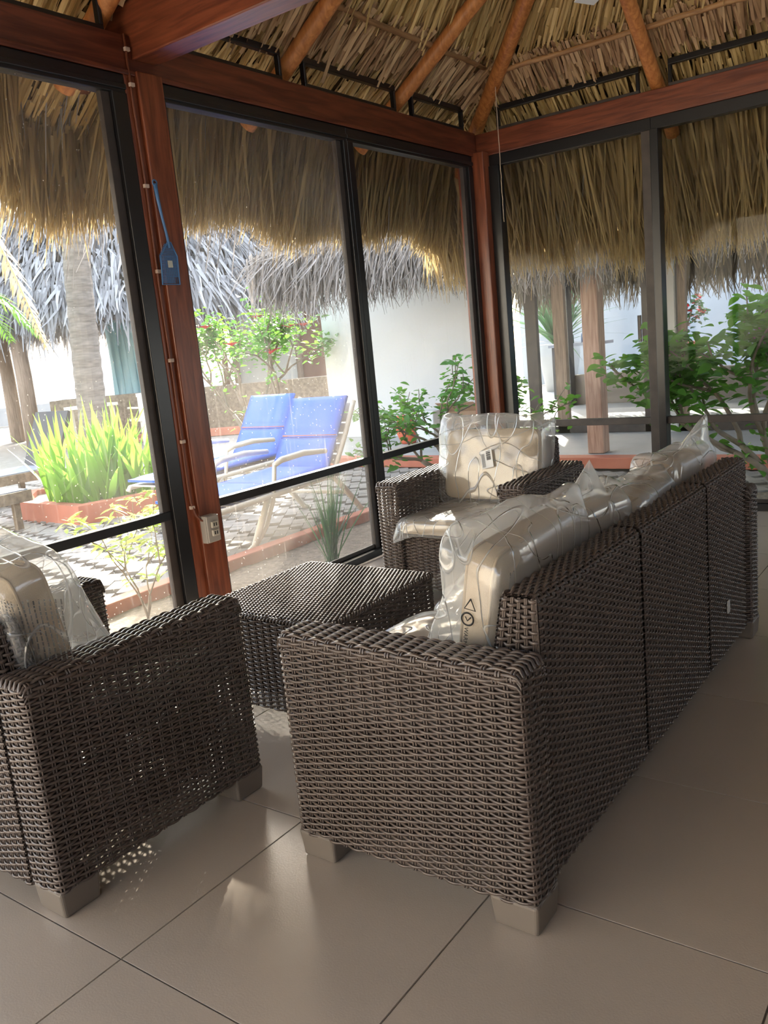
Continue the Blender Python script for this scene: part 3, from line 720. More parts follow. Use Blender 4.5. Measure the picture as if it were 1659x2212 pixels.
def build_bag(root, c, size, R, peaks=(), seed=0, n=44, crease=.012, name='plastic_bag'):
    """thin film round the cushion: rounded box drawn out to crumpled corners"""
    hs = np.array(size)/2
    th = np.linspace(-math.pi/2, math.pi/2, n); ph = np.linspace(-math.pi, math.pi, 2*n, endpoint=False)
    T, Ph = np.meshgrid(th, ph, indexing='ij')
    sg = lambda a, p: np.sign(a)*np.abs(a)**p
    r = np.stack([sg(np.cos(T), .35)*sg(np.cos(Ph), .30), sg(np.cos(T), .35)*sg(np.sin(Ph), .30), sg(np.sin(T), .40)], -1).reshape(-1, 3)
    ext = np.zeros(len(r))
    V = r*hs
    for d, amt, wdt in peaks:
        d = np.array(d, float); dn = d/np.linalg.norm(d)
        rn = r/np.linalg.norm(r, axis=1)[:, None]; w = np.exp(-(1-rn @ dn)/wdt)
        V = V+np.outer(w, np.array(amt, float))
    off = Vector((seed*3.7, seed*1.3, seed*2.1)); nrm = r/np.linalg.norm(r, axis=1)[:, None]
    for i, v in enumerate(V):
        p = Vector((v[0]*9, v[1]*9, v[2]*5))+off
        d, _ = noise.voronoi(p+noise.noise_vector(p*.6)*1.1)
        q = (d[1]-d[0])
        lo = noise.noise(Vector(v)*4+off)
        V[i] += nrm[i]*(crease*(.55-min(q, 1.0))*.75+.012*lo)
    V = V @ np.array(R).T+np.array(c)
    mb = MB(); nn = 2*n
    ii, jj = np.meshgrid(np.arange(n-1), np.arange(nn), indexing='ij'); j2 = (jj+1) % nn
    F = np.stack([ii*nn+jj, ii*nn+j2, (ii+1)*nn+j2, (ii+1)*nn+jj], -1).reshape(-1, 4)
    mb.add(V, F)
    return mb.build(name, M_bag, root, True)
I3 = np.eye(3)

sofa = thing('sofa', (2.4, 1.08, 0), 'long brown wicker three-seat sofa seen from behind with its near arm to the camera', 'sofa')
SX0, SX1, SY0, SY1 = 1.40, 3.43, .748, 1.41
wicker_arm('arm', 1.406, 1.515, SY0+.004, SY1-.004, .066, .597, sofa)
wicker_arm('arm', 3.315, 3.424, SY0+.004, SY1-.004, .066, .597, sofa)
for a, b, c in ((1.545, 2.165, (True, False)), (2.185, 2.80, (False, False)), (2.82, 3.335, (False, True))):
    back_panel('back_panel', a, b, .775, 1, .712, sofa, 'x', c)
panel('seat_front', [(1.52, 1.385, .06), (3.31, 1.385, .06), (1.52, 1.385, .34), (3.31, 1.385, .34)][::1], sofa)
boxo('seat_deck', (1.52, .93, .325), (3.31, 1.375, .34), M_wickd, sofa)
bevel(boxo('back_core', (2.168, .79, .06), (2.182, .845, .69), M_wickd, sofa)); bevel(boxo('back_core', (2.803, .79, .06), (2.817, .845, .69), M_wickd, sofa))
for x in (1.402, 3.315):
    foot(x, x+.112, .746, .862, sofa); foot(x, x+.112, 1.300, 1.412, sofa)
bevel(boxo('name_tag', (3.02, .764, .20), (3.05, .768, .245), mat('grey_tag', (.5, .5, .5), .5), sofa), .001)

# ------------------------------------------------------------------ ARMCHAIRS (built once, facing +x, copied and turned)
def armchair_parts(root, x0, x1, y0, y1):
    wicker_arm('arm', x0+.03, x1, y0+.004, y0+.118, .066, .590, root, 'x')
    wicker_arm('arm', x0+.03, x1, y1-.118, y1-.004, .066, .590, root, 'x')
    back_panel('back_panel', y0+.125, y1-.125, x0+.03, 1, .715, root, 'y', (True, True), cp=.028)
    panel('seat_front', [(x1-.03, y0+.12, .07), (x1-.03, y1-.12, .07), (x1-.03, y0+.12, .335), (x1-.03, y1-.12, .335)], root)
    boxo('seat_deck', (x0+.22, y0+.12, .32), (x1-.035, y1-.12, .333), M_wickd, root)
    for x in (x0+.026, x1-.108):
        foot(x, x+.112, y0, y0+.114, root, .072); foot(x, x+.112, y1-.114, y1, root, .072)
arm_a = thing('armchair', (1.27, 2.12, 0), 'brown wicker armchair at the left edge, its side turned to the camera', 'armchair', None)
armchair_parts(arm_a, .905, 1.615, 1.742, 2.50)
def copy_tree(o, parent=None, mult=None):
    c = o.copy(); COL.objects.link(c)
    if parent is not None:
        c.parent = parent; c.matrix_parent_inverse = o.matrix_parent_inverse.copy()
    for ch in list(o.children): copy_tree(ch, c)
    return c
bpy.context.view_layer.update()
arm_b = copy_tree(arm_a)
arm_b.location = (3.615, 2.075, 0); arm_b.rotation_euler = (0, 0, math.pi); arm_b.scale = (1, 1.055, 1.01)
arm_b['label'] = 'brown wicker armchair in the glass corner facing the camera with barcode-stickered back cushion'

# ------------------------------------------------------------------ COFFEE TABLE
tab = thing('coffee_table', (2.29, 2.04, 0), 'low square wicker coffee table in sunlight between the sofa and the windows', 'table')
x0, x1, y0, y1, zt = 1.97, 2.61, 1.74, 2.36, .385
P_, N_, L_ = rounded_profile([(x0, y0), (x1, y0), (x1, y1), (x0, y1)], .014)
def ft(s, t):
    return (np.stack([np.interp(s, L_, P_[:, 0]), np.interp(s, L_, P_[:, 1]), t+.045], -1), np.stack([np.interp(s, L_, N_[:, 0]), np.interp(s, L_, N_[:, 1]), 0*t], -1))
mb = MB(); weave(mb, ft, L_[-1], zt-.06, CP, RP, 's', closed=True)
mb.build('side_weave', M_wick, tab, True)
mb = MB(); f, su, sv = quad_patch((x0+.006, y0+.006, zt), (x1-.006, y0+.006, zt), (x0+.006, y1-.006, zt), (x1-.006, y1-.006, zt))
weave(mb, f, su, sv, .019, .0084, 's', rw=.0052, amp=.0040)
# braided rim
lp = [(x0, y0), (x1, y0), (x1, y1), (x0, y1)]
Pr, Nr, Lr = rounded_profile(lp, .012)
s = np.linspace(0, Lr[-1], 900)
for ph in (0, math.pi):
    a = s*2*math.pi/.030+ph
    px = np.interp(s, Lr, Pr[:, 0])+np.interp(s, Lr, Nr[:, 0])*np.cos(a)*.005; py = np.interp(s, Lr, Pr[:, 1])+np.interp(s, Lr, Nr[:, 1])*np.cos(a)*.005
    mb.tube(np.stack([px, py, zt-.006+np.sin(a)*.006], -1), .0042, 5, cap=False)
mb.build('top_weave', M_wick, tab, True)
boxo('inner_shell', (x0+.02, y0+.02, zt-.018), (x1-.02, y1-.02, zt-.010), M_wick, tab); boxo('inner_shell', (x0+.014, y0+.10, .10), (x0+.018, y1-.10, zt-.02), M_wickd, tab)
for x in (x0+.002, x1-.072):
    for y in (y0+.002, y1-.072): foot(x, x+.07, y, y+.07, tab, .05)

# ------------------------------------------------------------------ CUSHIONS IN BAGS
def text_part(s, loc, rx, size, m, parent, name='lettering'):
    cu = bpy.data.curves.new(name, 'FONT'); cu.body = s; cu.size = size; cu.extrude = .0004; cu.materials.append(m)
    o = bpy.data.objects.new(name, cu); COL.objects.link(o)
    o.matrix_world = Matrix.Translation(loc) @ rx.to_4x4()
    bpy.context.view_layer.update()
    me = bpy.data.meshes.new_from_object(o.evaluated_get(bpy.context.evaluated_depsgraph_get())); me.transform(o.matrix_world)
    bpy.data.objects.remove(o)
    return link(name, me, parent)
def print_lines(parent, c, ux, uy, w, h, rows, seed, name='printed_text'):
    """rows of fine print on the film as short flat dashes"""
    r = random.Random(seed); mb = MB(); c = np.array(c, float); ux = np.array(ux, float); uy = np.array(uy, float); n = np.cross(ux, uy)
    for i in range(rows):
        v = (i+.5)/rows-.5; u = -.5+r.uniform(0, .03)
        while u < .5:
            l = r.uniform(.015, .05); g = r.uniform(.006, .012); hh = h/rows*.15
            ctr = c+uy*v*h+n*.0005+n*.004*math.sin(u*9+v*4); a = ctr+ux*u*w; b = ctr+ux*min(u+l, .5)*w
            mb.add([a-uy*hh, b-uy*hh, b+uy*hh, a+uy*hh], [(0, 1, 2, 3)]); u += l+g
    return mb.build(name, M_ink, parent)

def seat_set(c, size, R, label, seed, group='bagged seat cushions', peaks=()):
    t = thing('seat_cushion', c, label, 'cushion', group)
    build_cushion(t, c, size, R, e=.16)
    build_bag(t, c, (size[0]+.03, size[1]+.03, size[2]+.022), R, peaks, seed, 36, .006)
    return t
def back_set(c, size, R, label, seed, peaks, grow=(.05, .05, .08), group='bagged back cushions'):
    t = thing('back_cushion', c, label, 'cushion', group)
    build_cushion(t, c, size, R, e=.20)
    build_bag(t, c, tuple(s+g for s, g in zip(size, grow)), R, peaks, seed, 46, .013)
    return t
seat_set((1.815, 1.185, .392), (.58, .52, .090), I3, 'plastic-wrapped seat cushion at the near end of the sofa', 1)
seat_set((2.415, 1.185, .392), (.58, .52, .090), I3, 'plastic-wrapped seat cushion in the middle of the sofa', 2)
seat_set((3.01, 1.185, .392), (.57, .52, .090), I3, 'plastic-wrapped seat cushion at the far end of the sofa', 3)
lean = rotx(math.radians(10))
b1 = back_set((1.835, .962, .612), (.50, .105, .36), rotx(math.radians(10)) @ rotz(.02),
    'beige back cushion nearest the camera on the sofa, bag printed with recycling marks', 11,
    [((-1, .9, 1), (-.02, .03, .03), .05), ((.9, -.2, 1), (.02, .0, .07), .04), ((-1, 1, -.9), (-.02, .07, .0), .12), ((0, .5, 1), (0, .01, .03), .1)], (.035, .05, .05))
b2 = back_set((2.20, .965, .60), (.36, .10, .34), rotx(math.radians(11)) @ rotz(-.10),
    'beige back cushion second from the near arm, bag drawn up to a tall peak', 12,
    [((-.1, 0, 1), (.02, .02, .12), .025), ((1, 0, 1), (.02, 0, .02), .05)], (.03, .05, .04))
b3 = back_set((2.60, .965, .585), (.44, .11, .32), rotx(math.radians(13)) @ rotz(.04),
    'beige back cushion third from the near arm, slumped low in its bag', 13,
    [((-1, .3, 1), (-.03, .02, .06), .04), ((1, 0, .8), (.02, -.01, .04), .06)], (.04, .06, .04))
b4 = back_set((3.04, .965, .60), (.46, .11, .34), rotx(math.radians(10)) @ rotz(-.03),
    'beige back cushion farthest along the sofa, bag peaked above the back', 14,
    [((-1, .3, 1), (-.05, .03, .02), .05), ((.5, -.2, 1), (.04, -.01, .11), .03)], (.04, .06, .05))
# print on the first bag: recycling mark, roundel, lettering on the end face
def frame_on(c, R, u, v, offx):
    return np.array(c)+np.array(R) @ np.array([offx, u, v])
Rb = rotx(math.radians(10)) @ rotz(.02)
e0 = lambda u, v: frame_on((1.835, .962, .612), Rb, u, v, -.276)
mb = MB()
def ring(mb, cfun, r, n=20, a0=0, a1=2*math.pi, w=.0022):
    mb.tube([cfun(r*math.cos(a), r*math.sin(a)) for a in np.linspace(a0, a1, n)], w, 4)
tri = [(0, .016), (-.014, -.010), (.014, -.010), (0, .016)]
mb.tube([e0(.0+a, .060+b) for a, b in tri], .0018, 4)
ring(mb, lambda a, b: e0(.004+a, .026+b), .015)
mb.tube([e0(-.004, .032), e0(.004, .022), e0(.010, .031)], .0016, 4)
mb.build('printed_marks', M_ink, b1)
X_, Y_ = Rb @ np.array([0, 0, -1.0]), Rb @ np.array([0, -1.0, 0])
rm = Matrix((tuple(X_), tuple(-Y_*-1), tuple(np.cross(X_, Y_)))).transposed()
text_part('WARNING', Vector(e0(.010, .006)), rm, .0145, M_ink, b1)
print_lines(b1, (1.84, .882, .60), (0, .0, 1), (-1, 0, 0), .26, .42, 26, 5)
print_lines(b2, (2.20, .895, .62), (0, 0, 1), (-1, 0, 0), .20, .30, 18, 6)
print_lines(b3, (2.60, .93, .80), (1, 0, 0), (0, -1, 0), .30, .03, 2, 7)

# chair B: seat and back cushion, sticker
seat_set((3.52, 2.075, .388), (.56, .545, .078), I3, 'sunlit plastic-wrapped seat cushion on the armchair in the glass corner', 4, peaks=[((-1, 1, -.5), (-.02, .03, -.05), .02), ((-1, 1, 0), (-.015, .02, 0), .03)])
RB = roty(math.radians(12))
cb = back_set((3.765, 2.075, .61), (.13, .53, .355), RB, 'beige back cushion with a white barcode label, armchair in the glass corner', 15,
    [((-.3, 1, 1), (-.01, .02, .05), .035), ((.2, -1, 1), (.01, -.05, .06), .03), ((-1, 0, 1), (0, 0, .03), .3)], (.07, .06, .09))
lc = np.array([3.655, 2.055, .655])
mb = MB(); ux = np.array([0, -.97, .22]); uy = np.array([.22, .2, .95]); uy /= np.linalg.norm(uy)
mb.add([lc-ux*.033-uy*.045, lc+ux*.033-uy*.045, lc+ux*.033+uy*.045, lc-ux*.033+uy*.045], [(0, 1, 2, 3)])
lab = mb.build('barcode_label', M_label, cb)
mb = MB(); r = random.Random(3); v = -.005; nn_ = np.cross(ux, uy); 
while v < .038:
    w = r.choice([.0008, .0016, .0024]); c = lc+uy*v+nn_*-.0008*-1
    c = c-np.array([.0012, 0, 0])
    mb.add([c+ux*.000-uy*w, c+ux*.024-uy*w, c+ux*.024+uy*w, c+ux*.000+uy*w], [(0, 1, 2, 3)]); v += w*2+r.choice([.0012, .002])
for k in range(5):
    c = lc-ux*.012-ux*.004*k-np.array([.0012, 0, 0]); mb.add([c-uy*.038-ux*.0007, c+uy*.03-ux*.0007, c+uy*.03+ux*.0007, c-uy*.038+ux*.0007], [(0, 1, 2, 3)])
mb.build('bars', M_ink, lab)

# chair A: seat cushion and bagged back cushion
seat_set((1.30, 2.12, .383), (.56, .50, .078), I3, 'plastic-wrapped seat cushion on the armchair at the left edge', 5)
RA = roty(math.radians(-10))
ca = back_set((1.10, 2.10, .62), (.13, .46, .40), RA, 'beige back cushion in a loose clear bag on the armchair at the left edge', 16,
    [((.5, .2, 1), (.0, .0, .075), .10), ((1, -1, -1), (.06, -.03, -.0), .08), ((1, -.6, .1), (.03, 0, 0), .2)], (.09, .06, .06))
print_lines(ca, (1.03, 1.90, .60), (0, 0, 1), (.35, -.94, 0), .30, .30, 20, 8)
print_lines(ca, (1.015, 1.92, .62), (-.17, 0, .98), (0, 1, 0), .30, .22, 14, 9)

# ------------------------------------------------------------------ SMALL THINGS ON THE POST
t = thing('fly_swatter', (2.64, 3.03, 1.8), 'blue plastic fly swatter hung on the red wooden post', 'fly swatter')
mb = MB()
hs_ = [(2.636, 2.040), (2.640, 1.98), (2.650, 1.90), (2.662, 1.83), (2.668, 1.77)]
mb.tube([(x, 3.028, z) for x, z in hs_], [.010, .008, .006, .006, .007], 8)
ring(mb, lambda a, b: np.array([2.636+a, 3.028, 2.043+b]), .012, w=.004)
mb.build('handle', M_swat, t, True)
mb = MB(); c0 = (2.641, 1.685)
hexp = [(2.662, 1.795), (2.612, 1.735), (2.600, 1.612), (2.70, 1.612), (2.706, 1.735), (2.678, 1.795)]
mb.tube([(x, 3.028, z) for x, z in hexp+[hexp[0]]], .0035, 6)
for i in range(26):
    z = 1.620+i*.0066
    wdt = 1 if z < 1.735 else 1-(z-1.735)/.07
    xa, xb = 2.603+(1-wdt)*.05, 2.702-(1-wdt)*.03
    if xb-xa < .01: continue
    if z < 1.645: xb -= .028
    mb.box((xa, 3.0275, z-.0021), (xb, 3.0285, z+.0021))
for i in range(10): mb.box((2.608+i*.0098, 3.027, 1.616), (2.6098+i*.0098, 3.0283, 1.735))
mb.build('paddle', M_swat, t)
boxo('sticker', (2.645, 3.0255, 1.685), (2.672, 3.0265, 1.715), M_swat2, t)
t = thing('electrical_outlet_box', (2.66, 3.01, .49), 'small grey surface outlet box low on the red wooden post', 'outlet')
bevel(boxo('back_box', (2.628, 3.000, .420), (2.704, 3.036, .552), M_boxg, t), .004)
bevel(boxo('cover_plate', (2.632, 2.992, .424), (2.706, 3.001, .549), M_boxg, t), .003)
for z in (.452, .492):
    sk_ = bevel(boxo('socket', (2.652, 2.980, z), (2.692, 2.993, z+.030), mat('cream_socket', (.5, .46, .38), .45), t), .003)
    for xx in (2.660, 2.674): boxo('slot', (xx, 2.9785, z+.008), (xx+.006, 2.9805, z+.024), M_boxd, sk_)
t = thing('electrical_cable', (2.60, 3.05, 1.5), 'thin brown cable clipped down the left side of the red post to the outlet box', 'cable')
mb = MB(); cp_ = [(2.600, 3.049, z) for z in (2.64, 2.4, 2.0, 1.6, 1.2, .85, .70)]+[(2.602, 3.046, .62), (2.612, 3.036, .56), (2.625, 3.022, .535), (2.635, 3.015, .53)]
cp_ = [(x+.003*math.sin(z*7), y, z) for x, y, z in cp_]
mb.tube(cp_, .0055, 8); mb.build('wire', M_cable, t, True)
for z in (2.58, 2.44, 2.03, 1.67, 1.28, .91, .60): bevel(boxo('clip', (2.590, 3.038, z-.008), (2.614, 3.054, z+.008), M_clip, t), .002)
# fan parts
t = bpy.data.objects['ceiling_fan']; t.location = (4.15, 1.35, 3.0)
mb = MB(); mb.tube([(4.15, 1.35, 3.75), (4.15, 1.35, 2.97)], .016, 10); mb.build('rod', M_whitep, t, True)
mb = MB(); mb.tube([(4.15, 1.35, 2.99), (4.15, 1.35, 2.97), (4.15, 1.35, 2.88), (4.15, 1.35, 2.85)], [.05, .10, .10, .05], 20); mb.build('motor', M_whitep, t, True)
for k in range(4):
    a = math.atan2(1.835-1.35, 4.62-4.15)+k*math.pi/2; R = rotz(a) @ rotx(.15)
    mb = MB(); mb.box((.10, -.055, -.004), (.665, .055, .004)); mb.v = [v @ R.T+np.array([4.15, 1.35, 2.885]) for v in mb.v]; bevel(mb.build('blade', M_whitep, t), .002)

# ------------------------------------------------------------------ GROUND OUTSIDE
G = -.06
ground = tag(boxo('ground', (-30, -30, G-.10), (60, 60, G-.035), M_joint), kind='structure')
soil = MB(); nx, ny = 90, 12
gx = np.linspace(-3, 7.2, nx); gy = np.linspace(3.16, 4.0, ny)
V = [(x, y, G-.02+.012*noise.noise(Vector((x*6, y*6, 0)))) for x in gx for y in gy]
soil.add(V, [(i*ny+j, (i+1)*ny+j, (i+1)*ny+j+1, i*ny+j+1) for i in range(nx-1) for j in range(ny-1)])
o = soil.build('ground_soil_bed', M_dirt); tag(o, kind='structure')
soil = MB(); soil.box((5.72, -3, G-.03), (6.6, 3.2, G-.012)); tag(soil.build('ground_soil_strip', M_dirt), kind='structure')
tag(bevel(boxo('trim_2', (-3, 3.98, G-.05), (5.62, 4.09, G+.055), M_terra), .01), kind='structure')
# pavers: herringbone courses; the nearest 300 are single pieces
cand = []
PW, PL = .10, .20
ca45, sa45 = math.cos(.62), math.sin(.62)
for i in range(-160, 160):
    for j in range(-90, 90):
        # herringbone lattice
        for k in (0, 1):
            if k == 0: cx, cy, hx, hy = i*PW+j*2*PW+PL/2-(0), i*PW-j*2*PW+PW/2, PL/2, PW/2
            else: cx, cy, hx, hy = i*PW+j*2*PW+PL+PW/2-PW*0, i*PW-j*2*PW+PL/2-PW*0, PW/2, PL/2
            wx, wy = cx*ca45-cy*sa45, cx*sa45+cy*ca45
            X, Y = wx+4.5, wy+6
            if not (-1.5 < X < 14 and -1 < Y < 13): continue
            if Y < 4.14 and X < 6.6: continue
            if X > 7.40 and Y < 9.3 : continue
            if math.hypot(X, Y) > 12.5: continue
            az = math.degrees(math.atan2(Y, X))
            if not (8 < az < 68): continue
            cand.append((math.hypot(X, Y), X, Y, hx-.0028, hy-.0028))
cand.sort()
base = None; rest = MB()
paving = tag(empty('ground_paving', (4, 5, G)), kind='structure')
pm = {}
for idx, (d, X, Y, hx, hy) in enumerate(cand):
    dz = random.uniform(-.003, .003)
    if idx < 300:
        key = (round(hx, 3), round(hy, 3))
        if key not in pm:
            q = MB(); q.box((-hx, -hy, -.03), (hx, hy, 0)); ob = q.build('paver', M_paver); pm[key] = ob.data; bpy.data.objects.remove(ob)
        ob = bpy.data.objects.new('paver', pm[key]); COL.objects.link(ob); ob.parent = paving
        ob.location = (X-4, Y-5, dz); ob.rotation_euler = (0, 0, .62)
    else:
        rest.box((X-hx, Y-hy, G-.03+dz), (X+hx, Y+hy, G+dz), rotz(.62))
tag(rest.build('paving_field', M_paver, paving), kind='stuff')
far = MB(); far.box((-10, 12.3, G-.03), (8.5, 40, G-.01)); far.box((8.5, 9.2, G-.03), (40, 40, G-.012)); tag(far.build('ground_far_paving', M_paver), kind='structure')

# ------------------------------------------------------------------ PLANT HELPERS
def leaf_shape(L, Wd, cup=.25, n=5):
    """pointed oval leaf along +x with a folded midrib"""
    t = np.linspace(0, 1, n+1); w = Wd/2*np.sin(math.pi*np.clip(t, 0, 1)**.8)**.9; w[0] = Wd*.04; w[-1] = 0
    z = -L*.22*t**2
    V = []; 
    for i in range(n+1): V += [(t[i]*L, -w[i], z[i]+w[i]*cup), (t[i]*L, 0, z[i]), (t[i]*L, w[i], z[i]+w[i]*cup)]
    F = []
    for i in range(n): a = i*3; F += [(a, a+3, a+4, a+1), (a+1, a+4, a+5, a+2)]
    return np.array(V), np.array(F)
def rand_rot(r, up=.4):
    a = r.uniform(0, 2*math.pi); e = r.uniform(-.5, .9)*up*2; roll = r.uniform(-.7, .7)
    return rotz(a) @ roty(-e) @ rotx(roll)
def leafy(root, pts, LV, n_each, spread, m, seed, mode='mesh', smin=.7, smax=1.2, name='leaf', limit=300):
    """leaves round the given twig points; mode 'parts' makes each leaf an object"""
    r = random.Random(seed); V, F = LV; mb = MB(); me = None; cnt = 0
    if mode == 'parts':
        q = MB(); q.add(V, F); ob = q.build(name, m, None, True); me = ob.data; bpy.data.objects.remove(ob)
    for p in pts:
        for _ in range(n_each):
            o = np.array(p)+np.array([r.gauss(0, spread) for _ in range(3)]); s = r.uniform(smin, smax); R = rand_rot(r)
            if mode == 'parts' and cnt < limit:
                ob = bpy.data.objects.new(name, me); COL.objects.link(ob); ob.parent = root
                M4 = Matrix([[*(R[i]*s), o[i]-root.location[i]] for i in range(3)]+[[0, 0, 0, 1]]); ob.matrix_basis = M4; cnt += 1
            else:
                mb.add((V*s) @ R.T+o, F)
    if mb.n:
        ob = mb.build('foliage' if mode != 'parts' else 'small_leaves', m, root, True)
        if mode == 'parts': ob['kind'] = 'stuff'
def twig_tree(root, base, dirs, seed, m, r0=.015, depth=3, L0=.35, spread=.5, name='branches', droop=0, shrink=.72, up=.15):
    r = random.Random(seed); mb = MB(); tips = []
    def grow(p, d, L, rad, dep):
        pts = [p]; k = 5
        for i in range(k):
            d = d+np.array([r.gauss(0, .13), r.gauss(0, .13), r.gauss(0, .10)+up*.15-droop*.1]); d /= np.linalg.norm(d)
            p = p+d*L/k; pts.append(p)
        mb.tube(pts, np.linspace(rad, rad*.65, len(pts)), 6 if dep < 2 else 5)
        tips.extend(pts[2:] if dep >= depth-1 else pts[4:])
        if dep < depth:
            for _ in range(r.choice((2, 2, 3))):
                nd = d+np.array([r.gauss(0, spread), r.gauss(0, spread), r.gauss(0, spread*.7)+up]); nd /= np.linalg.norm(nd)
                grow(p, nd, L*shrink*r.uniform(.8, 1.15), rad*.62, dep+1)
    for d in dirs: 
        d = np.array(d, float); grow(np.array(base, float), d/np.linalg.norm(d), L0, r0, 0)
    mb.build(name, m, root, True)
    return tips
def strap_clump(root, base, n, L, Wd, spread, seed, m, name='leaf', parts=False, area=(.2, .2), curve=.5):
    r = random.Random(seed); mb = MB(); 
    for i in range(n):
        b = np.array(base)+np.array([r.uniform(-area[0], area[0]), r.uniform(-area[1], area[1]), 0])
        a = r.uniform(0, 2*math.pi); tilt = abs(r.gauss(0, spread)); l = L*r.uniform(.6, 1.1); k = 7; t = np.linspace(0, 1, k)
        dx, dy = math.cos(a), math.sin(a)
        rad = l*(math.sin(tilt)*t+curve*math.sin(tilt+.2)*t**2.2*.5); z = l*(math.cos(tilt)*t-curve*.35*math.sin(tilt+.15)*t**2.5)
        C = b+np.stack([dx*rad, dy*rad, z], -1); w = Wd*r.uniform(.7, 1.15)/2*(1-t**2.5)*(.7+.6*np.sin(math.pi*t)); tw = r.uniform(0, math.pi)
        S = np.array([math.cos(a+math.pi/2+tw*.3), math.sin(a+math.pi/2+tw*.3), 0])
        V = np.stack([C-S*w[:, None], C+np.array([0, 0, -1])*0+np.array([dx, dy, 0])*w[:, None]*.25, C+S*w[:, None]], 1).reshape(-1, 3)
        F = [(i*3+c, i*3+c+1, i*3+c+4, i*3+c+3) for i in range(k-1) for c in (0, 1)]
        if parts:
            q = MB(); q.add(V, F); q.build(name, m, root, True)
        else: mb.add(V, F)
    if not parts: mb.build('blades', m, root, True)

# grass tuft and shrubs beside the glass
t = thing('grass_tuft', (4.01, 3.44, G), 'tuft of tall thin grass blades in the soil just outside the glass', 'plant')
strap_clump(t, (4.01, 3.44, G-.02), 75, .62, .010, .26, 3, M_green3, area=(.035, .035), curve=.4)
t = thing('young_shrub', (2.78, 3.74, G), 'spindly young shrub with lime-green leaf rosettes outside the left window', 'plant')
tips = twig_tree(t, (2.78, 3.74, G-.02), [(.02, -.05, 1), (.35, .1, .8), (-.35, .05, .9), (.15, .1, 1)], 12, M_bark, .006, 2, .30, .45, 'stems', shrink=.8)
leafy(t, tips[::2], leaf_shape(.075, .02, .2), 5, .015, M_green4, 4)

# sun loungers -------------------------------------------------------------
def lounger_parts(root):
    """origin at the ground under the foot end, long axis +x, width along y 0..0.62"""
    wd = .60
    for y in (0, wd):
        mb = MB(); mb.tube([(0, y, .30), (.02, y, .33), (1.28, y, .36), (1.34, y, .36)], .022, 8); mb.build('side_rail', M_resinw, root, True)
        mb = MB(); mb.tube([(.52, y, .34), (.40, y, .16), (.30, y, 0), (.24, y, 0)], [.022, .024, .024, .02], 8); mb.build('leg', M_resinw, root, True)
        mb = MB(); mb.tube([(.62, y, .55), (.60, y, .45), (.56, y, .30), (.46, y, .14), (.36, y, .05), (.26, y, .015)], .016, 8); mb.build('leg_brace', M_resinw, root, True)
        mb = MB(); mb.tube([(.62, y, .55), (.70, y, .575), (.95, y, .585), (1.22, y, .56)], [.02, .024, .024, .02], 8); mb.build('armrest', M_resinw, root, True)
        mb = MB(); mb.tube([(1.25, y, .38), (1.42, y, .22), (1.60, y, .03), (1.66, y, .01)], [.022, .024, .024, .018], 8); mb.build('leg', M_resinw, root, True)
        mb = MB(); mb.tube([(1.28, y, .36), (1.50, y, .66), (1.65, y, .90)], .02, 8); mb.build('back_rail', M_resinw, root, True)
    for i in range(12):
        x = .04+i*.105; bevel(boxo('slat', (x, 0, .335+x*.02), (x+.08, wd, .352+x*.02), M_resinw, root), .004)
    for i in range(7):
        s_ = (i+.5)/7; x = 1.28+.37*s_; z = .36+.53*s_
        mb = MB(); mb.box((x-.006, 0, z-.035), (x+.008, wd, z+.035), roty(.5)); mb.build('back_slat', M_resinw, root)
    mb = MB(); mb.tube([(1.45, 0, .19), (1.45, wd, .19)], .016, 8); mb.build('cross_bar', M_resinw, root, True)
def lcush_parts(root):
    wd = .60
    def slab(name, p, q, th=.055, m=M_blue, ny=8):
        p = np.array(p, float); q = np.array(q, float); d = q-p; L = np.linalg.norm(d); d /= L; n = np.array([-d[2], 0, d[0]])
        mb = MB(); nx = 8; V = []; 
        for s_ in (0, 1):
            for i in range(nx+1):
                for j in range(ny+1):
                    u, v = i/nx, j/ny; e = min(1, 6*min(u, 1-u, v, 1-v)+.35)
                    V.append(p+d*L*u+np.array([0, .015+v*(wd-.03), 0])+n*(th*(.5+(s_-.5)*e)))
        k = (nx+1)*(ny+1); F = []
        for i in range(nx):
            for j in range(ny):
                a = i*(ny+1)+j; F.append((a, a+ny+1, a+ny+2, a+1)[::-1]); F.append((k+a, k+a+ny+1, k+a+ny+2, k+a+1))
        for i in range(nx):
            for j in (0, ny):
                a = i*(ny+1)+j; b = a+ny+1; F.append((a, b, b+k, a+k))
        for j in range(ny):
            for i in (0, nx):
                a = i*(ny+1)+j; F.append((a, a+1, a+1+k, a+k))
        mb.add(V, F); mb.build(name, m, root, True)
    slab('seat_pad', (.0, 0, .365), (.62, 0, .378)); slab('seat_pad', (.63, 0, .378), (1.25, 0, .392))
    slab('back_pad', (1.27, 0, .40), (1.42, 0, .62)); slab('back_pad', (1.425, 0, .63), (1.62, 0, .93))
    mb = MB(); mb.tube([(1.40, .02, .66), (1.40, .57, .66)], .006, 6); mb.build('strap', mat('rust_strap', (.4, .12, .06), .8), root, True)
L1 = empty('sun_lounger'); lounger_parts(L1); L1.location = (3.76, 4.17, G); L1.rotation_euler = (0, 0, .03)
tag(L1, 'cream plastic sun lounger with blue cushion, nearest the glass', 'sun lounger', 'sun loungers outside')
C1 = empty('lounger_cushion'); lcush_parts(C1); C1.location = (3.76, 4.17, G); C1.rotation_euler = (0, 0, .03)
tag(C1, 'blue cushion on the sun lounger nearest the glass', 'cushion', 'blue lounger cushions')
L2 = copy_tree(L1); L2.location = (4.46, 5.40, G); L2.rotation_euler = (0, 0, 0.0); L2['label'] = 'cream plastic sun lounger with blue cushion, farther of the pair outside the glass'
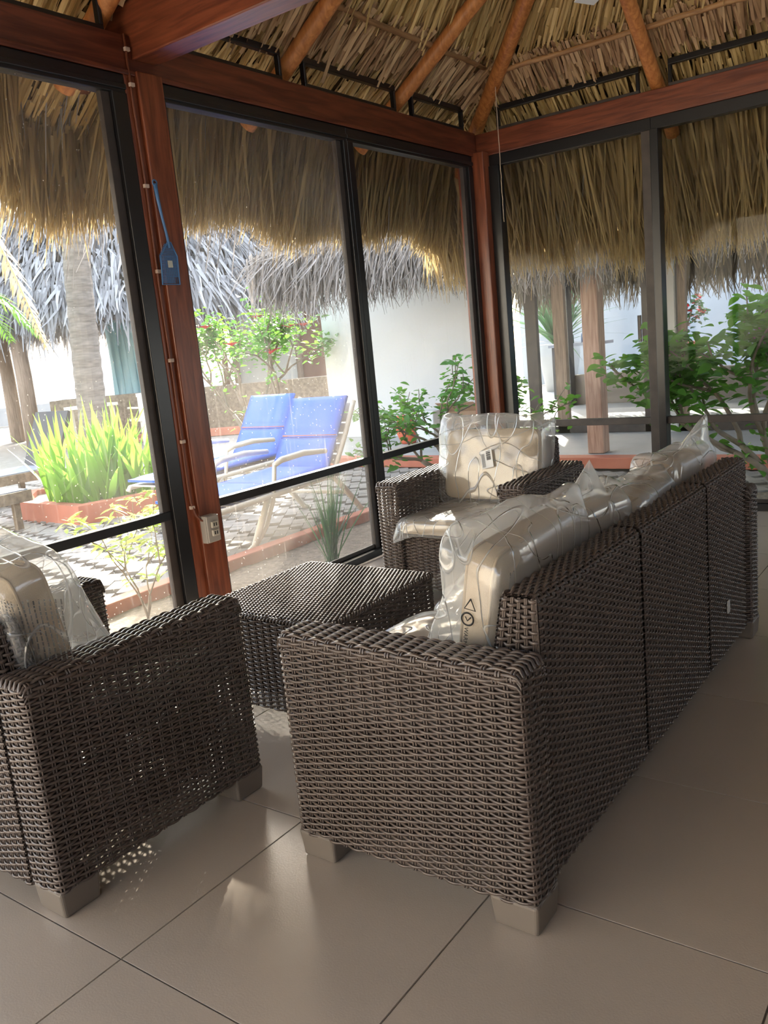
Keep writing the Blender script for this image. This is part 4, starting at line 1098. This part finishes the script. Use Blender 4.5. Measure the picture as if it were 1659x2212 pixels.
C2 = copy_tree(C1); C2.location = (4.46, 5.40, G); C2.rotation_euler = (0, 0, 0.0); C2['label'] = 'blue cushion on the farther of the two cream sun loungers'

# planter with strap leaves
t = thing('strap_leaf_planter', (5.2, 7.6, G), 'low terracotta-painted bed with a big clump of bright green strap leaves', 'planter')
ring_ = [(4.41, 7.72), (4.36, 6.61), (5.25, 6.35), (6.2, 7.2), (6.0, 8.0), (4.9, 8.3)]
cx, cy = 5.2, 7.35
mb = MB()
inn = [(cx+(x-cx)*.86, cy+(y-cy)*.86) for x, y in ring_]
for i in range(6):
    j = (i+1) % 6; a, b, c, d = ring_[i], ring_[j], inn[j], inn[i]
    mb.hexa([(*a, G-.02), (*b, G-.02), (*c, G-.02), (*d, G-.02), (*a, G+.17), (*b, G+.17), (*c, G+.17), (*d, G+.17)])
mb.build('kerb_wall', M_terra, t)
mb = MB(); mb.prism(inn[::1], G, G+.12); mb.build('soil', M_dirt, t)
strap_clump(t, (4.95, 7.05, G+.10), 130, .98, .065, .42, 21, M_green2, 'leaf', True, (.45, .42), .3)

# palm trunk and fronds
t = thing('palm_tree', (8.6, 12.2, G), 'tall ringed palm trunk rising behind the strap-leaf bed', 'tree')
mb = MB(); k = 60; pts = []; rr = []
for i in range(k):
    z = i/(k-1)*7.0; pts.append((8.62-.005*z, 12.25-.06*z-.01*z*z, G+z)); rr.append(.24-.012*z+.013*(i % 2))
mb.tube(pts, rr, 16); mb.build('trunk', M_trunk, t)
def frond(mb, base, az, el, L, seed, droop=1.0, w=.03, nl=26, ll=.5):
    r = random.Random(seed); k = 14; p = np.array(base, float); d = np.array([math.cos(az)*math.cos(el), math.sin(az)*math.cos(el), math.sin(el)]); P = [p.copy()]
    for i in range(k): d = d+np.array([0, 0, -droop*.16]); d /= np.linalg.norm(d); p = p+d*L/k; P.append(p.copy())
    mb.tube(P, np.linspace(w, .006, k+1), 5)
    P = np.array(P)
    for i in range(nl):
        s_ = .12+.88*i/nl; q = P[int(s_*k)]+(P[min(int(s_*k)+1, k)]-P[int(s_*k)])*((s_*k) % 1)
        T = P[min(int(s_*k)+1, k)]-P[max(int(s_*k)-1, 0)]; T /= np.linalg.norm(T); S = np.cross(T, (0, 0, 1)); S /= np.linalg.norm(S)+1e-9
        for sg_ in (-1, 1):
            l = ll*math.sin(math.pi*(.15+.8*s_))*r.uniform(.8, 1.1); D = S*sg_*.8+T*.6+np.array([0, 0, -.35*r.uniform(.3, 1.5)]); D /= np.linalg.norm(D)
            e = q+D*l; m_ = q+D*l*.5+np.array([0, 0, .02]); n_ = np.cross(D, T); n_ /= np.linalg.norm(n_)+1e-9; ww = np.cross(D, n_)*.018
            mb.add([q-ww*.5, q+ww*.5, m_+ww, m_-ww, e], [(0, 1, 2, 3), (3, 2, 4, 3)])
mb = MB()
for i in range(12): frond(mb, (7.4, 12.4, 6.9), i*2*math.pi/12+.2, .5, 2.6, i, 1.3)
mb.build('fronds', M_green2, t)
# young palms seen left of the trunk
t = thing('coconut_palm', (5.9, 12.5, G), 'sunlit green palm fronds against the sky at the far left', 'tree')
mb = MB(); mb.tube([(5.9, 12.5, G), (6.0, 12.6, 1.5), (6.2, 12.7, 2.4)], [.12, .1, .08], 10); mb.build('trunk', mat('yellow_green_stem', (.42, .42, .12), .6), t, True)
mb = MB()
for i, az in enumerate((.2, .7, 1.2, -.3, -.9, 2.0, 2.8, 3.8, 4.6)): frond(mb, (6.2, 12.7, 2.4), az, .85, 2.2, 40+i, 1.1, nl=30, ll=.55)
mb.build('fronds', M_green2, t)
t = thing('dry_palm_frond', (2.9, 4.6, 2.3), 'dry straw-coloured palm frond hanging down at the far left', 'plant')
mb = MB(); frond(mb, (4.35, 7.55, 3.1), -1.1, -1.1, 1.7, 77, .3, .02, 30, .28); mb.build('dry_frond', M_straw_in, t)

# ------------------------------------------------------------------ FAR PALAPA AND ITS SURROUNDINGS
def thatch_cone(name, parent, cx, cy, rx, ry, z0, z1, m, n, hang=.5, ridge=0.0, az=0.0, seed=1, wd=(.04, .08), ln=(.5, 1.0)):
    """hip roof as an elliptical cone shell with blades laid down the slope"""
    mb = MB(); k = 48; A = np.linspace(0, 2*math.pi, k, endpoint=False); R = rotz(az)
    def pt(a, s): 
        q = np.array([rx*math.cos(a)*s+ridge*math.copysign(min(1, abs(math.cos(a))*2), math.cos(a))*(1-s), ry*math.sin(a)*s, z1+(z0-z1)*s**1.15])
        return R @ q+np.array([cx, cy, 0])
    V = [pt(a, s) for s in (0.02, .35, .7, 1.0) for a in A]; F = [(i*k+j, i*k+(j+1) % k, (i+1)*k+(j+1) % k, (i+1)*k+j) for i in range(3) for j in range(k)]
    mb.add(V, F)
    V2 = [v-np.array([0, 0, .12]) for v in V]; mb.add(V2, np.array(F)[:, ::-1]); mb.build('roof_core', M_straw_dark, parent)
    mb = MB(); s = np.sqrt(rng.uniform(.02, 1.0, n)); a = rng.uniform(0, 2*math.pi, n)
    P = np.array([pt(a_, s_) for a_, s_ in zip(a, s)]); P2 = np.array([pt(a_, s_+.02) for a_, s_ in zip(a, s)]); D = P2-P; D /= np.linalg.norm(D, axis=1)[:, None]
    Nn = np.array([R @ np.array([math.cos(a_), math.sin(a_), 1.2]) for a_ in a]); Nn /= np.linalg.norm(Nn, axis=1)[:, None]
    P = P+Nn*rng.uniform(.0, .12, n)[:, None]
    blades(mb, P, D, Nn, rng.uniform(*ln, n), rng.uniform(*wd, n), 3, droop=.25, jit=.16, taper=.8, bend=.12)
    nh = n//3; a = rng.uniform(0, 2*math.pi, nh); P = np.array([pt(a_, rng.uniform(.93, 1.0)) for a_ in a]); D = np.tile(np.array([0, 0, -1.0]), (nh, 1))
    Nn = np.array([R @ np.array([math.cos(a_), math.sin(a_), .3]) for a_ in a])
    blades(mb, P, D+Nn*.25, Nn, rng.uniform(hang*.6, hang*1.2, nh), rng.uniform(*wd, nh), 3, jit=.12, taper=.85)
    return tag(mb.build('thatch', m, parent), kind='stuff')
hut = thing('palapa', (11, 16, G), 'grey thatched shelter across the courtyard with white wall and brown door', 'building')
thatch_cone('r', hut, 12.6, 15.8, 5.0, 3.2, 2.50, 5.0, M_straw_grey, 10000, .55, 1.6, math.radians(-38), 3)
for i, (x, y) in enumerate(((9.2, 15.0), (10.3, 17.4), (12.0, 13.6), (15.3, 15.4), (13.0, 18.6))):
    mb = MB(); mb.tube([(x, y, G), (x+.02, y, 1.3), (x-.01, y, 2.7)], [.15, .14, .13], 12); mb.build('post', M_gpost, hut, True)
# blue hanging cloth inside the shelter
mb = MB(); V = []; 
for i in range(30):
    for j in range(9):
        s_ = i/29; V.append((11.5+s_*.45+.03*math.sin(i*.9+j*.4), 15.4-s_*.5+.03*math.cos(i*1.1), .6+j*.21+.02*math.sin(j*3+i*.3)))
mb.add(V, [(i*9+j, (i+1)*9+j, (i+1)*9+j+1, i*9+j+1) for i in range(29) for j in range(8)])
o = mb.build('hanging_cloth', mat('pale_blue_cloth', (.30, .50, .56), .8), None, True); tag(o, 'pale blue cloth hanging under the far thatched shelter', 'cloth')
# white slatted fence on a low wall
fence = thing('slat_fence', (12, 24, G), 'white fence of tall upright slats on a low grey wall at the far left', 'fence')
boxo('low_wall', (0, 0, 0), (1, 1, 1), M_conc, None).name = 'tmp'; bpy.data.objects.remove(bpy.data.objects['tmp'])
fa, fb = np.array([9.0, 26.5]), np.array([19.5, 21.5]); fd = (fb-fa)/np.linalg.norm(fb-fa); fn = np.array([-fd[1], fd[0]])
def fbox(name, s0, s1, z0, z1, th, m, parent):
    a = fa+fd*s0-fn*th/2; b = fa+fd*s1-fn*th/2; c = fa+fd*s1+fn*th/2; d = fa+fd*s0+fn*th/2
    mb = MB(); mb.hexa([(*a, z0), (*b, z0), (*c, z0), (*d, z0), (*a, z1), (*b, z1), (*c, z1), (*d, z1)]); return mb.build(name, m, parent)
fbox('low_wall', -2, 11.6, G, .48, .2, M_conc, fence)
for i in range(34): fbox('slat', -1.6+i*.40, -1.6+i*.40+.17, .46, 2.6, .06, M_whitep, fence)
fbox('top_rail', -2, 11.6, 2.55, 2.65, .08, M_whitep, fence)
# right part of the far side: wall pieces, door, stone planter
t = hut
def wallseg(name, p, q, z0, z1, m, th=.12):
    p = np.array(p, float); q = np.array(q, float); d = (q-p)/np.linalg.norm(q-p); n_ = np.array([-d[1], d[0]])*th
    mb = MB(); mb.hexa([(*p, z0), (*q, z0), (*(q+n_), z0), (*(p+n_), z0), (*p, z1), (*q, z1), (*(q+n_), z1), (*(p+n_), z1)]); return mb.build(name, m, t)
wallseg('wall', (14.1, 14.2), (14.55, 12.75), G, 2.7, M_white)
wallseg('door', (14.55, 12.75), (14.9, 11.55), G, 2.7, M_brownd)
wallseg('wall', (14.9, 11.55), (15.6, 9.3), G, 2.9, M_white)
for (x, y) in ((13.95, 14.5), (14.05, 14.25), (14.5, 12.72), (14.88, 11.5), (13.3, 15.7)):
    mb = MB(); mb.tube([(x, y, G), (x, y, 2.6)], .07, 10); mb.build('post', M_gpost, t, True)
stone = MB()
def slabw(p, q, z1, th=.5, m=M_stone):
    p = np.array(p, float); q = np.array(q, float); d = (q-p)/np.linalg.norm(q-p); n_ = np.array([-d[1], d[0]])*th
    mb = MB(); mb.hexa([(*p, G), (*q, G), (*(q+n_), G), (*(p+n_), G), (*p, z1), (*q, z1), (*(q+n_), z1), (*(p+n_), z1)]); return mb
t2 = slabw((9.4, 14.6), (12.2, 8.9), .80).build('garden_wall', M_stone); tag(t2, 'low rough brown stone garden wall behind the blue loungers', 'wall')
t3 = slabw((9.1, 14.3), (11.9, 8.6), .06, .3).build('kerb', M_terra); tag(t3, 'terracotta kerb along the foot of the brown garden wall', 'kerb')
# dark loungers and table on the left
def grey_lounger(x, y, a, label, back=True):
    t = thing('grey_lounger', (x, y, G), label, 'sun lounger', 'grey loungers at the far left')
    R = rotz(a)
    def b(name, lo, hi, m, r2=None):
        mb = MB(); mb.box(lo, hi, r2, (lo[0], 0, lo[2]) if r2 is not None else None); mb.v = [v @ R.T+np.array([x, y, G]) for v in mb.v]; mb.build(name, m, t)
    b('seat', (0, -.32, .30), (1.35, .32, .35), M_slate)
    b('frame', (-.02, -.35, .24), (1.37, -.32, .34), M_stone); b('frame', (-.02, .32, .24), (1.37, .35, .34), M_stone)
    for lx in (.1, 1.2):
        for ly in (-.33, .28): b('leg', (lx, ly, 0), (lx+.06, ly+.05, .25), M_stone)
    b('backrest', (1.35, -.32, .32), (2.0, .32, .37), M_dark, roty(-1.15))
grey_lounger(4.10, 8.80, 0, 'grey sling sun lounger at the left edge, its dark back behind the strap leaves')
grey_lounger(4.22, 7.45, math.pi, 'grey sling lounger whose foot end meets the left corner of the strap-leaf bed')
# white plastic cafe chair & grey table
t = thing('patio_table', (9.2, 13.05, G), 'pale patio table beside the palm trunk', 'table')
mb = MB(); mb.box((8.85, 12.75, .66), (9.55, 13.35, .71)); mb.build('tabletop', M_resinw, t)
for (x, y) in ((8.9, 12.8), (9.44, 12.8), (8.9, 13.24), (9.44, 13.24)): boxo('leg', (x, y, G), (x+.06, y+.06, .66), M_resinw, t)
def plastic_chair(x, y, a, label):
    t = thing('patio_chair', (x, y, G), label, 'chair', 'white patio chairs by the palm'); R = rotz(a)
    def b(name, lo, hi):
        mb = MB(); mb.box(lo, hi); mb.v = [v @ R.T+np.array([x, y, G]) for v in mb.v]; mb.build(name, M_resinw, t)
    b('seat', (-.22, -.22, .42), (.22, .22, .46))
    for sx in (-.2, .16):
        for sy in (-.2, .16): b('leg', (sx, sy, 0), (sx+.04, sy+.04, .42))
    for i in range(5): b('back_slat', (-.2+i*.09, .19, .46), (-.15+i*.09, .22, .86))
    b('top_rail', (-.22, .18, .84), (.22, .23, .90)); b('armrest', (-.24, -.2, .64), (-.19, .2, .67)); b('armrest', (.19, -.2, .64), (.24, .2, .67))
plastic_chair(9.25, 11.4, 2.4, 'white plastic chair with slatted back, right of the patio table')
plastic_chair(9.65, 12.15, 2.9, 'white plastic chair with slatted back, behind the patio table')

# ------------------------------------------------------------------ NEIGHBOUR BUILDING ACROSS FROM THE RIGHT WALL
nb = thing('garden_room', (9.2, 4, 0), 'neighbouring thatched garden room with a white wall and brown-framed glass doors', 'building')
PZ = .045
tag(bevel(boxo('trim_3', (7.42, -6, G), (7.60, 9.1, PZ), M_terra), .008), kind='structure')
tag(boxo('floor_2', (7.60, -6, G), (17, 9.2, PZ-.003), M_conc), kind='structure')
boxo('wall', (9.2, 5.22, PZ), (9.4, 7.6, 3.0), M_lime, nb)
for a, b in ((5.06, 5.22),): boxo('door_frame', (9.16, a, PZ), (9.3, b, 3.0), M_boxg, nb)
for a, b, m in ((4.40, 4.54, M_brownal), (4.05, 4.19, M_gpost), (3.07, 3.16, M_brownal), (2.70, 2.78, M_gpost)): boxo('door_frame', (9.2, a, PZ), (9.27, b, 2.6), m, nb)
boxo('column', (9.15, 2.80, PZ), (9.30, 2.96, 2.7), M_white, nb)
for a, b in ((4.54, 5.06), (4.19, 4.40), (3.16, 4.05), (.9, 2.70), (-1, .9)):
    sheet('pane', [(9.225, a, PZ), (9.225, b, PZ), (9.225, b, 2.5), (9.225, a, 2.5)], glassB, nb)
for y in (.86, -1.0): boxo('door_frame', (9.2, y, PZ), (9.28, y+.09, 2.6), M_brownal, nb)
boxo('door_handle', (9.15, 3.16, 1.02), (9.19, 3.19, 1.30), M_brownal, nb)
boxo('door_rail', (9.2, -1, PZ), (9.26, 5.06, PZ+.08), M_brownal, nb)
boxo('low_screen', (12.6, -3, PZ), (12.75, 5.6, .50), mat('grey_brown_boards', (.15, .13, .115), .8), nb)
bevel(boxo('post', (7.66, 3.04, PZ), (7.82, 3.20, 2.4), wood_mat('sun_faded_post', (.30, .17, .12), (.48, .31, .23), .7, 'z'), nb), .01)
bevel(boxo('post', (7.66, -1.0, PZ), (7.82, -.84, 2.4), M_gpost, nb), .01)
for (x, y) in ((12.4, 5.4), (12.4, 2.2), (12.4, .4)): bevel(boxo('post', (x, y, PZ), (x+.18, y+.18, 2.6), M_dark, nb), .01)
# its thatch: dark underside slabs, grey face blades, hanging fringe
mb = MB()
mb.hexa([(7.35, -6, 2.15), (7.35, 6.9, 2.15), (9.6, 6.0, 3.25), (9.6, -6, 3.25), (7.35, -6, 2.30), (7.35, 6.9, 2.30), (9.6, 6.0, 3.40), (9.6, -6, 3.40)])
mb.hexa([(9.6, -6, 3.25), (9.6, 6.0, 3.25), (14.0, 6.9, 2.1), (14.0, -6, 2.1), (9.6, -6, 3.40), (9.6, 6.0, 3.40), (14.0, 6.9, 2.25), (14.0, -6, 2.25)])
mb.build('roof_core', M_straw_dark, nb)
mb = MB(); n = 6500
y = rng.uniform(-4, 7.0, n); s = rng.uniform(0, 1, n)
P = np.stack([7.3+2.2*s, y, 2.34+1.05*s], -1); D0 = np.array([-1, .12, -.75]); D0 /= np.linalg.norm(D0)
blades(mb, P, np.broadcast_to(D0, P.shape).copy(), np.broadcast_to(np.array([-.6, 0, .8]), P.shape), rng.uniform(.3, .6, n), rng.uniform(.014, .030, n), 3, droop=.3, jit=.15, taper=.8)
n = 5200; y = rng.uniform(-4, 7.0, n); xx = rng.uniform(7.22, 7.6, n)
P = np.stack([xx, y, rng.uniform(2.15, 2.4, n)], -1)
Ln = rng.uniform(.42, .62, n)+.04*np.sin(y*2.3)
blades(mb, P, np.broadcast_to(np.array([-.12, 0, -1.0]), P.shape).copy(), np.broadcast_to(np.array([-1, 0, .2]), P.shape), Ln, rng.uniform(.014, .028, n), 4, jit=.09, taper=.8)
tag(mb.build('thatch', M_straw_mid, nb), kind='stuff')
mb = MB(); n = 2600; y = rng.uniform(-4, 7, n); P = np.stack([rng.uniform(13.7, 14.1, n), y, np.full(n, 2.2)], -1)
blades(mb, P, np.broadcast_to(np.array([.05, 0, -1.0]), P.shape).copy(), np.broadcast_to(np.array([1, 0, .1]), P.shape), rng.uniform(.35, .8, n), rng.uniform(.02, .045, n), 3, jit=.10, taper=.85)
tag(mb.build('rear_thatch', M_straw_dark, nb), kind='stuff')
# courtyard beyond with its white wall
tag(boxo('wall_far', (19.0, -9, G), (19.2, 9.5, 4.2), mat('shaded_white_lime', (.33, .36, .40), .9, noise_scale=.8, noise_amt=.25)), kind='structure')  # white wall with bluish shade put into its colour
t = thing('potted_palm', (15.6, 7.0, PZ), 'spiky-leaved palm in a tall grey pot behind the glass doors', 'plant')
mb = MB(); mb.tube([(15.6, 7.0, 0), (15.6, 7.0, .75), (15.6, 7.0, .95)], [.28, .40, .42], 20); mb.build('pot', M_conc, t, True)
strap_clump(t, (15.6, 7.0, .95), 110, 1.6, .06, .75, 31, M_green3, area=(.1, .1), curve=.9)
t = thing('flowering_cactus_pot', (15.0, 4.55, PZ), 'painted round pot with a red-flowering spiny plant against the white courtyard wall', 'plant')
mb = MB(); mb.tube([(15.0, 4.55, .0), (15.0, 4.55, .15), (15.0, 4.55, .55), (15.0, 4.55, .74)], [.14, .20, .40, .42], 24); mb.build('pot', mat('painted_pot', (.62, .52, .36), .6, noise_scale=9, noise_amt=.6, col2=(.45, .12, .06)), t, True)
mb = MB(); mb.tube([(15.0, 4.55, .72), (15.0, 4.55, .80)], [.44, .44], 24); mb.build('rim', M_terra, t, True)
tips = twig_tree(t, (15.0, 4.55, .78), [(.1, .2, 1), (-.2, -.4, 1), (.2, .5, .9), (0, -.1, 1)], 51, M_bark, .03, 2, .38, .35, 'stems')
leafy(t, tips, leaf_shape(.13, .06), 3, .05, M_green3, 5)
mb = MB(); r = random.Random(9)
for p in tips[::3]:
    for k in range(3):
        V_, F_l = leaf_shape(.10, .07); mb.add((V_) @ rand_rot(r).T+p+np.array([0, 0, .05]), F_l)
mb.build('flowers', M_redfl, t, True)
t = thing('console_table', (14.0, 5.9, PZ), 'narrow dark table with small bottles, seen through the glass doors', 'table')
boxo('tabletop', (13.6, 5.3, .92), (14.0, 6.3, .97), M_slate, t)
for y in (5.35, 6.2): boxo('leg', (13.65, y, PZ), (13.72, y+.06, .92), M_dark, t)
for i, (dy, c) in enumerate(((.15, (.1, .3, .05)), (.35, (.05, .1, .2)), (.55, (.05, .12, .1)))):
    mb = MB(); y = 5.4+dy; mb.tube([(13.8, y, .97), (13.8, y, 1.09), (13.8, y, 1.13), (13.8, y, 1.20)], [.035, .035, .014, .012], 10)
    tag(mb.build('bottle', mat('bottle_%d' % i, c, .2), None, True), 'small %s bottle on the console table behind the glass doors' % ('green', 'dark blue', 'dark green')[i], 'bottle', 'bottles on the console table')
t = thing('chaise_longue', (13.5, 3.7, PZ), 'pale grey chaise longue behind the glass doors by the painted pot', 'chair')
mb = MB(); mb.box((13.2, 3.0, .38), (13.8, 4.1, .44)); mb.build('seat', M_slate, t)
mb = MB(); mb.box((13.2, 4.1, .40), (13.8, 4.85, .46), rotx(math.radians(55)), (13.5, 4.1, .42)); mb.build('backrest', M_slate, t)
for y in (3.05, 4.0): 
    for x in (13.22, 13.73): boxo('leg', (x, y, PZ), (x+.05, y+.05, .38), M_slate, t)

# ------------------------------------------------------------------ PLANTS AROUND THE CORNER
t = thing('hibiscus_bush', (8.3, 8.2, G), 'tall loose hibiscus bush with red flowers above the blue loungers', 'bush')
tips = twig_tree(t, (8.35, 8.15, G), [(-.1, .15, 1), (.1, -.1, 1), (-.25, .5, .9), (.2, -.45, .9)], 61, M_bark, .04, 4, .72, .42, 'branches', shrink=.72, up=.22)
leafy(t, tips, leaf_shape(.10, .055), 3, .07, M_green, 6)
mb = MB(); r = random.Random(19); fl = [p for p in tips if p[2] > .9]; r.shuffle(fl)
for p in fl[:9]:
    fm = MB(); 
    for k in range(5):
        V_, F_l = leaf_shape(.085, .075, .2, 4); fm.add(V_*1.4 @ (rotz(k*1.257) @ roty(-.5)).T+p+np.array([-.05, -.03, .03]), F_l)
    fm.tube([p+np.array([-.05, -.03, .03]), p+np.array([-.09, -.07, .08])], [.006, .004], 5)
    fm.build('flower', M_redfl, t, True)
t = thing('corner_shrub', (6.45, 4.05, G), 'sprawling woody shrub with rounded green leaves outside the corner of the room', 'bush')
tips = twig_tree(t, (6.5, 3.95, G), [(-.35, .55, .75), (-.1, .9, .7), (.25, -.45, .85), (-.2, .2, 1), (.3, .5, .8), (0, -.7, .8)], 73, M_bark, .022, 3, .42, .42, 'branches', shrink=.78, up=.05)
leafy(t, tips, leaf_shape(.085, .048), 2, .035, M_green, 8, 'parts', limit=290)
t = thing('leafy_garden_shrub', (6.75, 1.25, G), 'dense shrub with broad glossy leaves outside the right-hand glass', 'bush')
tips = twig_tree(t, (6.75, 1.12, G-.3), [(-.1, .35, 1), (.15, .1, 1), (-.15, .6, .9), (.2, -.5, 1), (.05, .8, .75)], 82, M_bark, .035, 3, .78, .40, 'branches', shrink=.70, up=.15)
leafy(t, tips, leaf_shape(.12, .066), 6, .065, M_green, 9, 'parts', limit=300)
t = thing('clay_pot', (8.55, 5.88, PZ), 'orange clay pot standing by the white wall', 'pot')
mb = MB(); mb.tube([(8.55, 5.88, PZ), (8.55, 5.88, PZ+.03), (8.55, 5.88, .22), (8.55, 5.88, .33), (8.55, 5.88, .37)], [.09, .10, .155, .12, .125], 24); mb.build('body', mat('orange_clay', (.62, .13, .06), .6), t, True)
mb = MB(); mb.tube([(8.55, 5.88, .36), (8.55, 5.88, .385)], [.13, .13], 24); mb.build('rim', mat('orange_clay', (0, 0, 0)), t, True)
t = thing('cardboard_box', (8.7, 5.0, PZ), 'open brown cardboard box outside the white wall, behind the corner shrub', 'box')
boxo('body', (8.45, 4.75, PZ), (8.85, 5.25, .42), mat('cardboard', (.42, .27, .17), .85), t)
mb = MB(); mb.box((8.20, 4.75, .42), (8.45, 5.25, .425), roty(.5), (8.45, 5, .42)); mb.box((8.45, 4.45, .42), (8.85, 4.75, .425), rotx(.6), (8.65, 4.75, .42)); mb.build('flap', MATS['cardboard'], t)
t = thing('white_bin', (8.3, 5.35, PZ), 'white plastic bin in front of the white wall', 'bin')
mb = MB(); mb.hexa([(8.2, 5.28, PZ), (8.42, 5.28, PZ), (8.42, 5.5, PZ), (8.2, 5.5, PZ), (8.17, 5.25, .45), (8.45, 5.25, .45), (8.45, 5.53, .45), (8.17, 5.53, .45)]); bevel(mb.build('body', M_whitep, t), .01); boxo('rim', (8.16, 5.24, .44), (8.46, 5.54, .46), M_whitep, t)
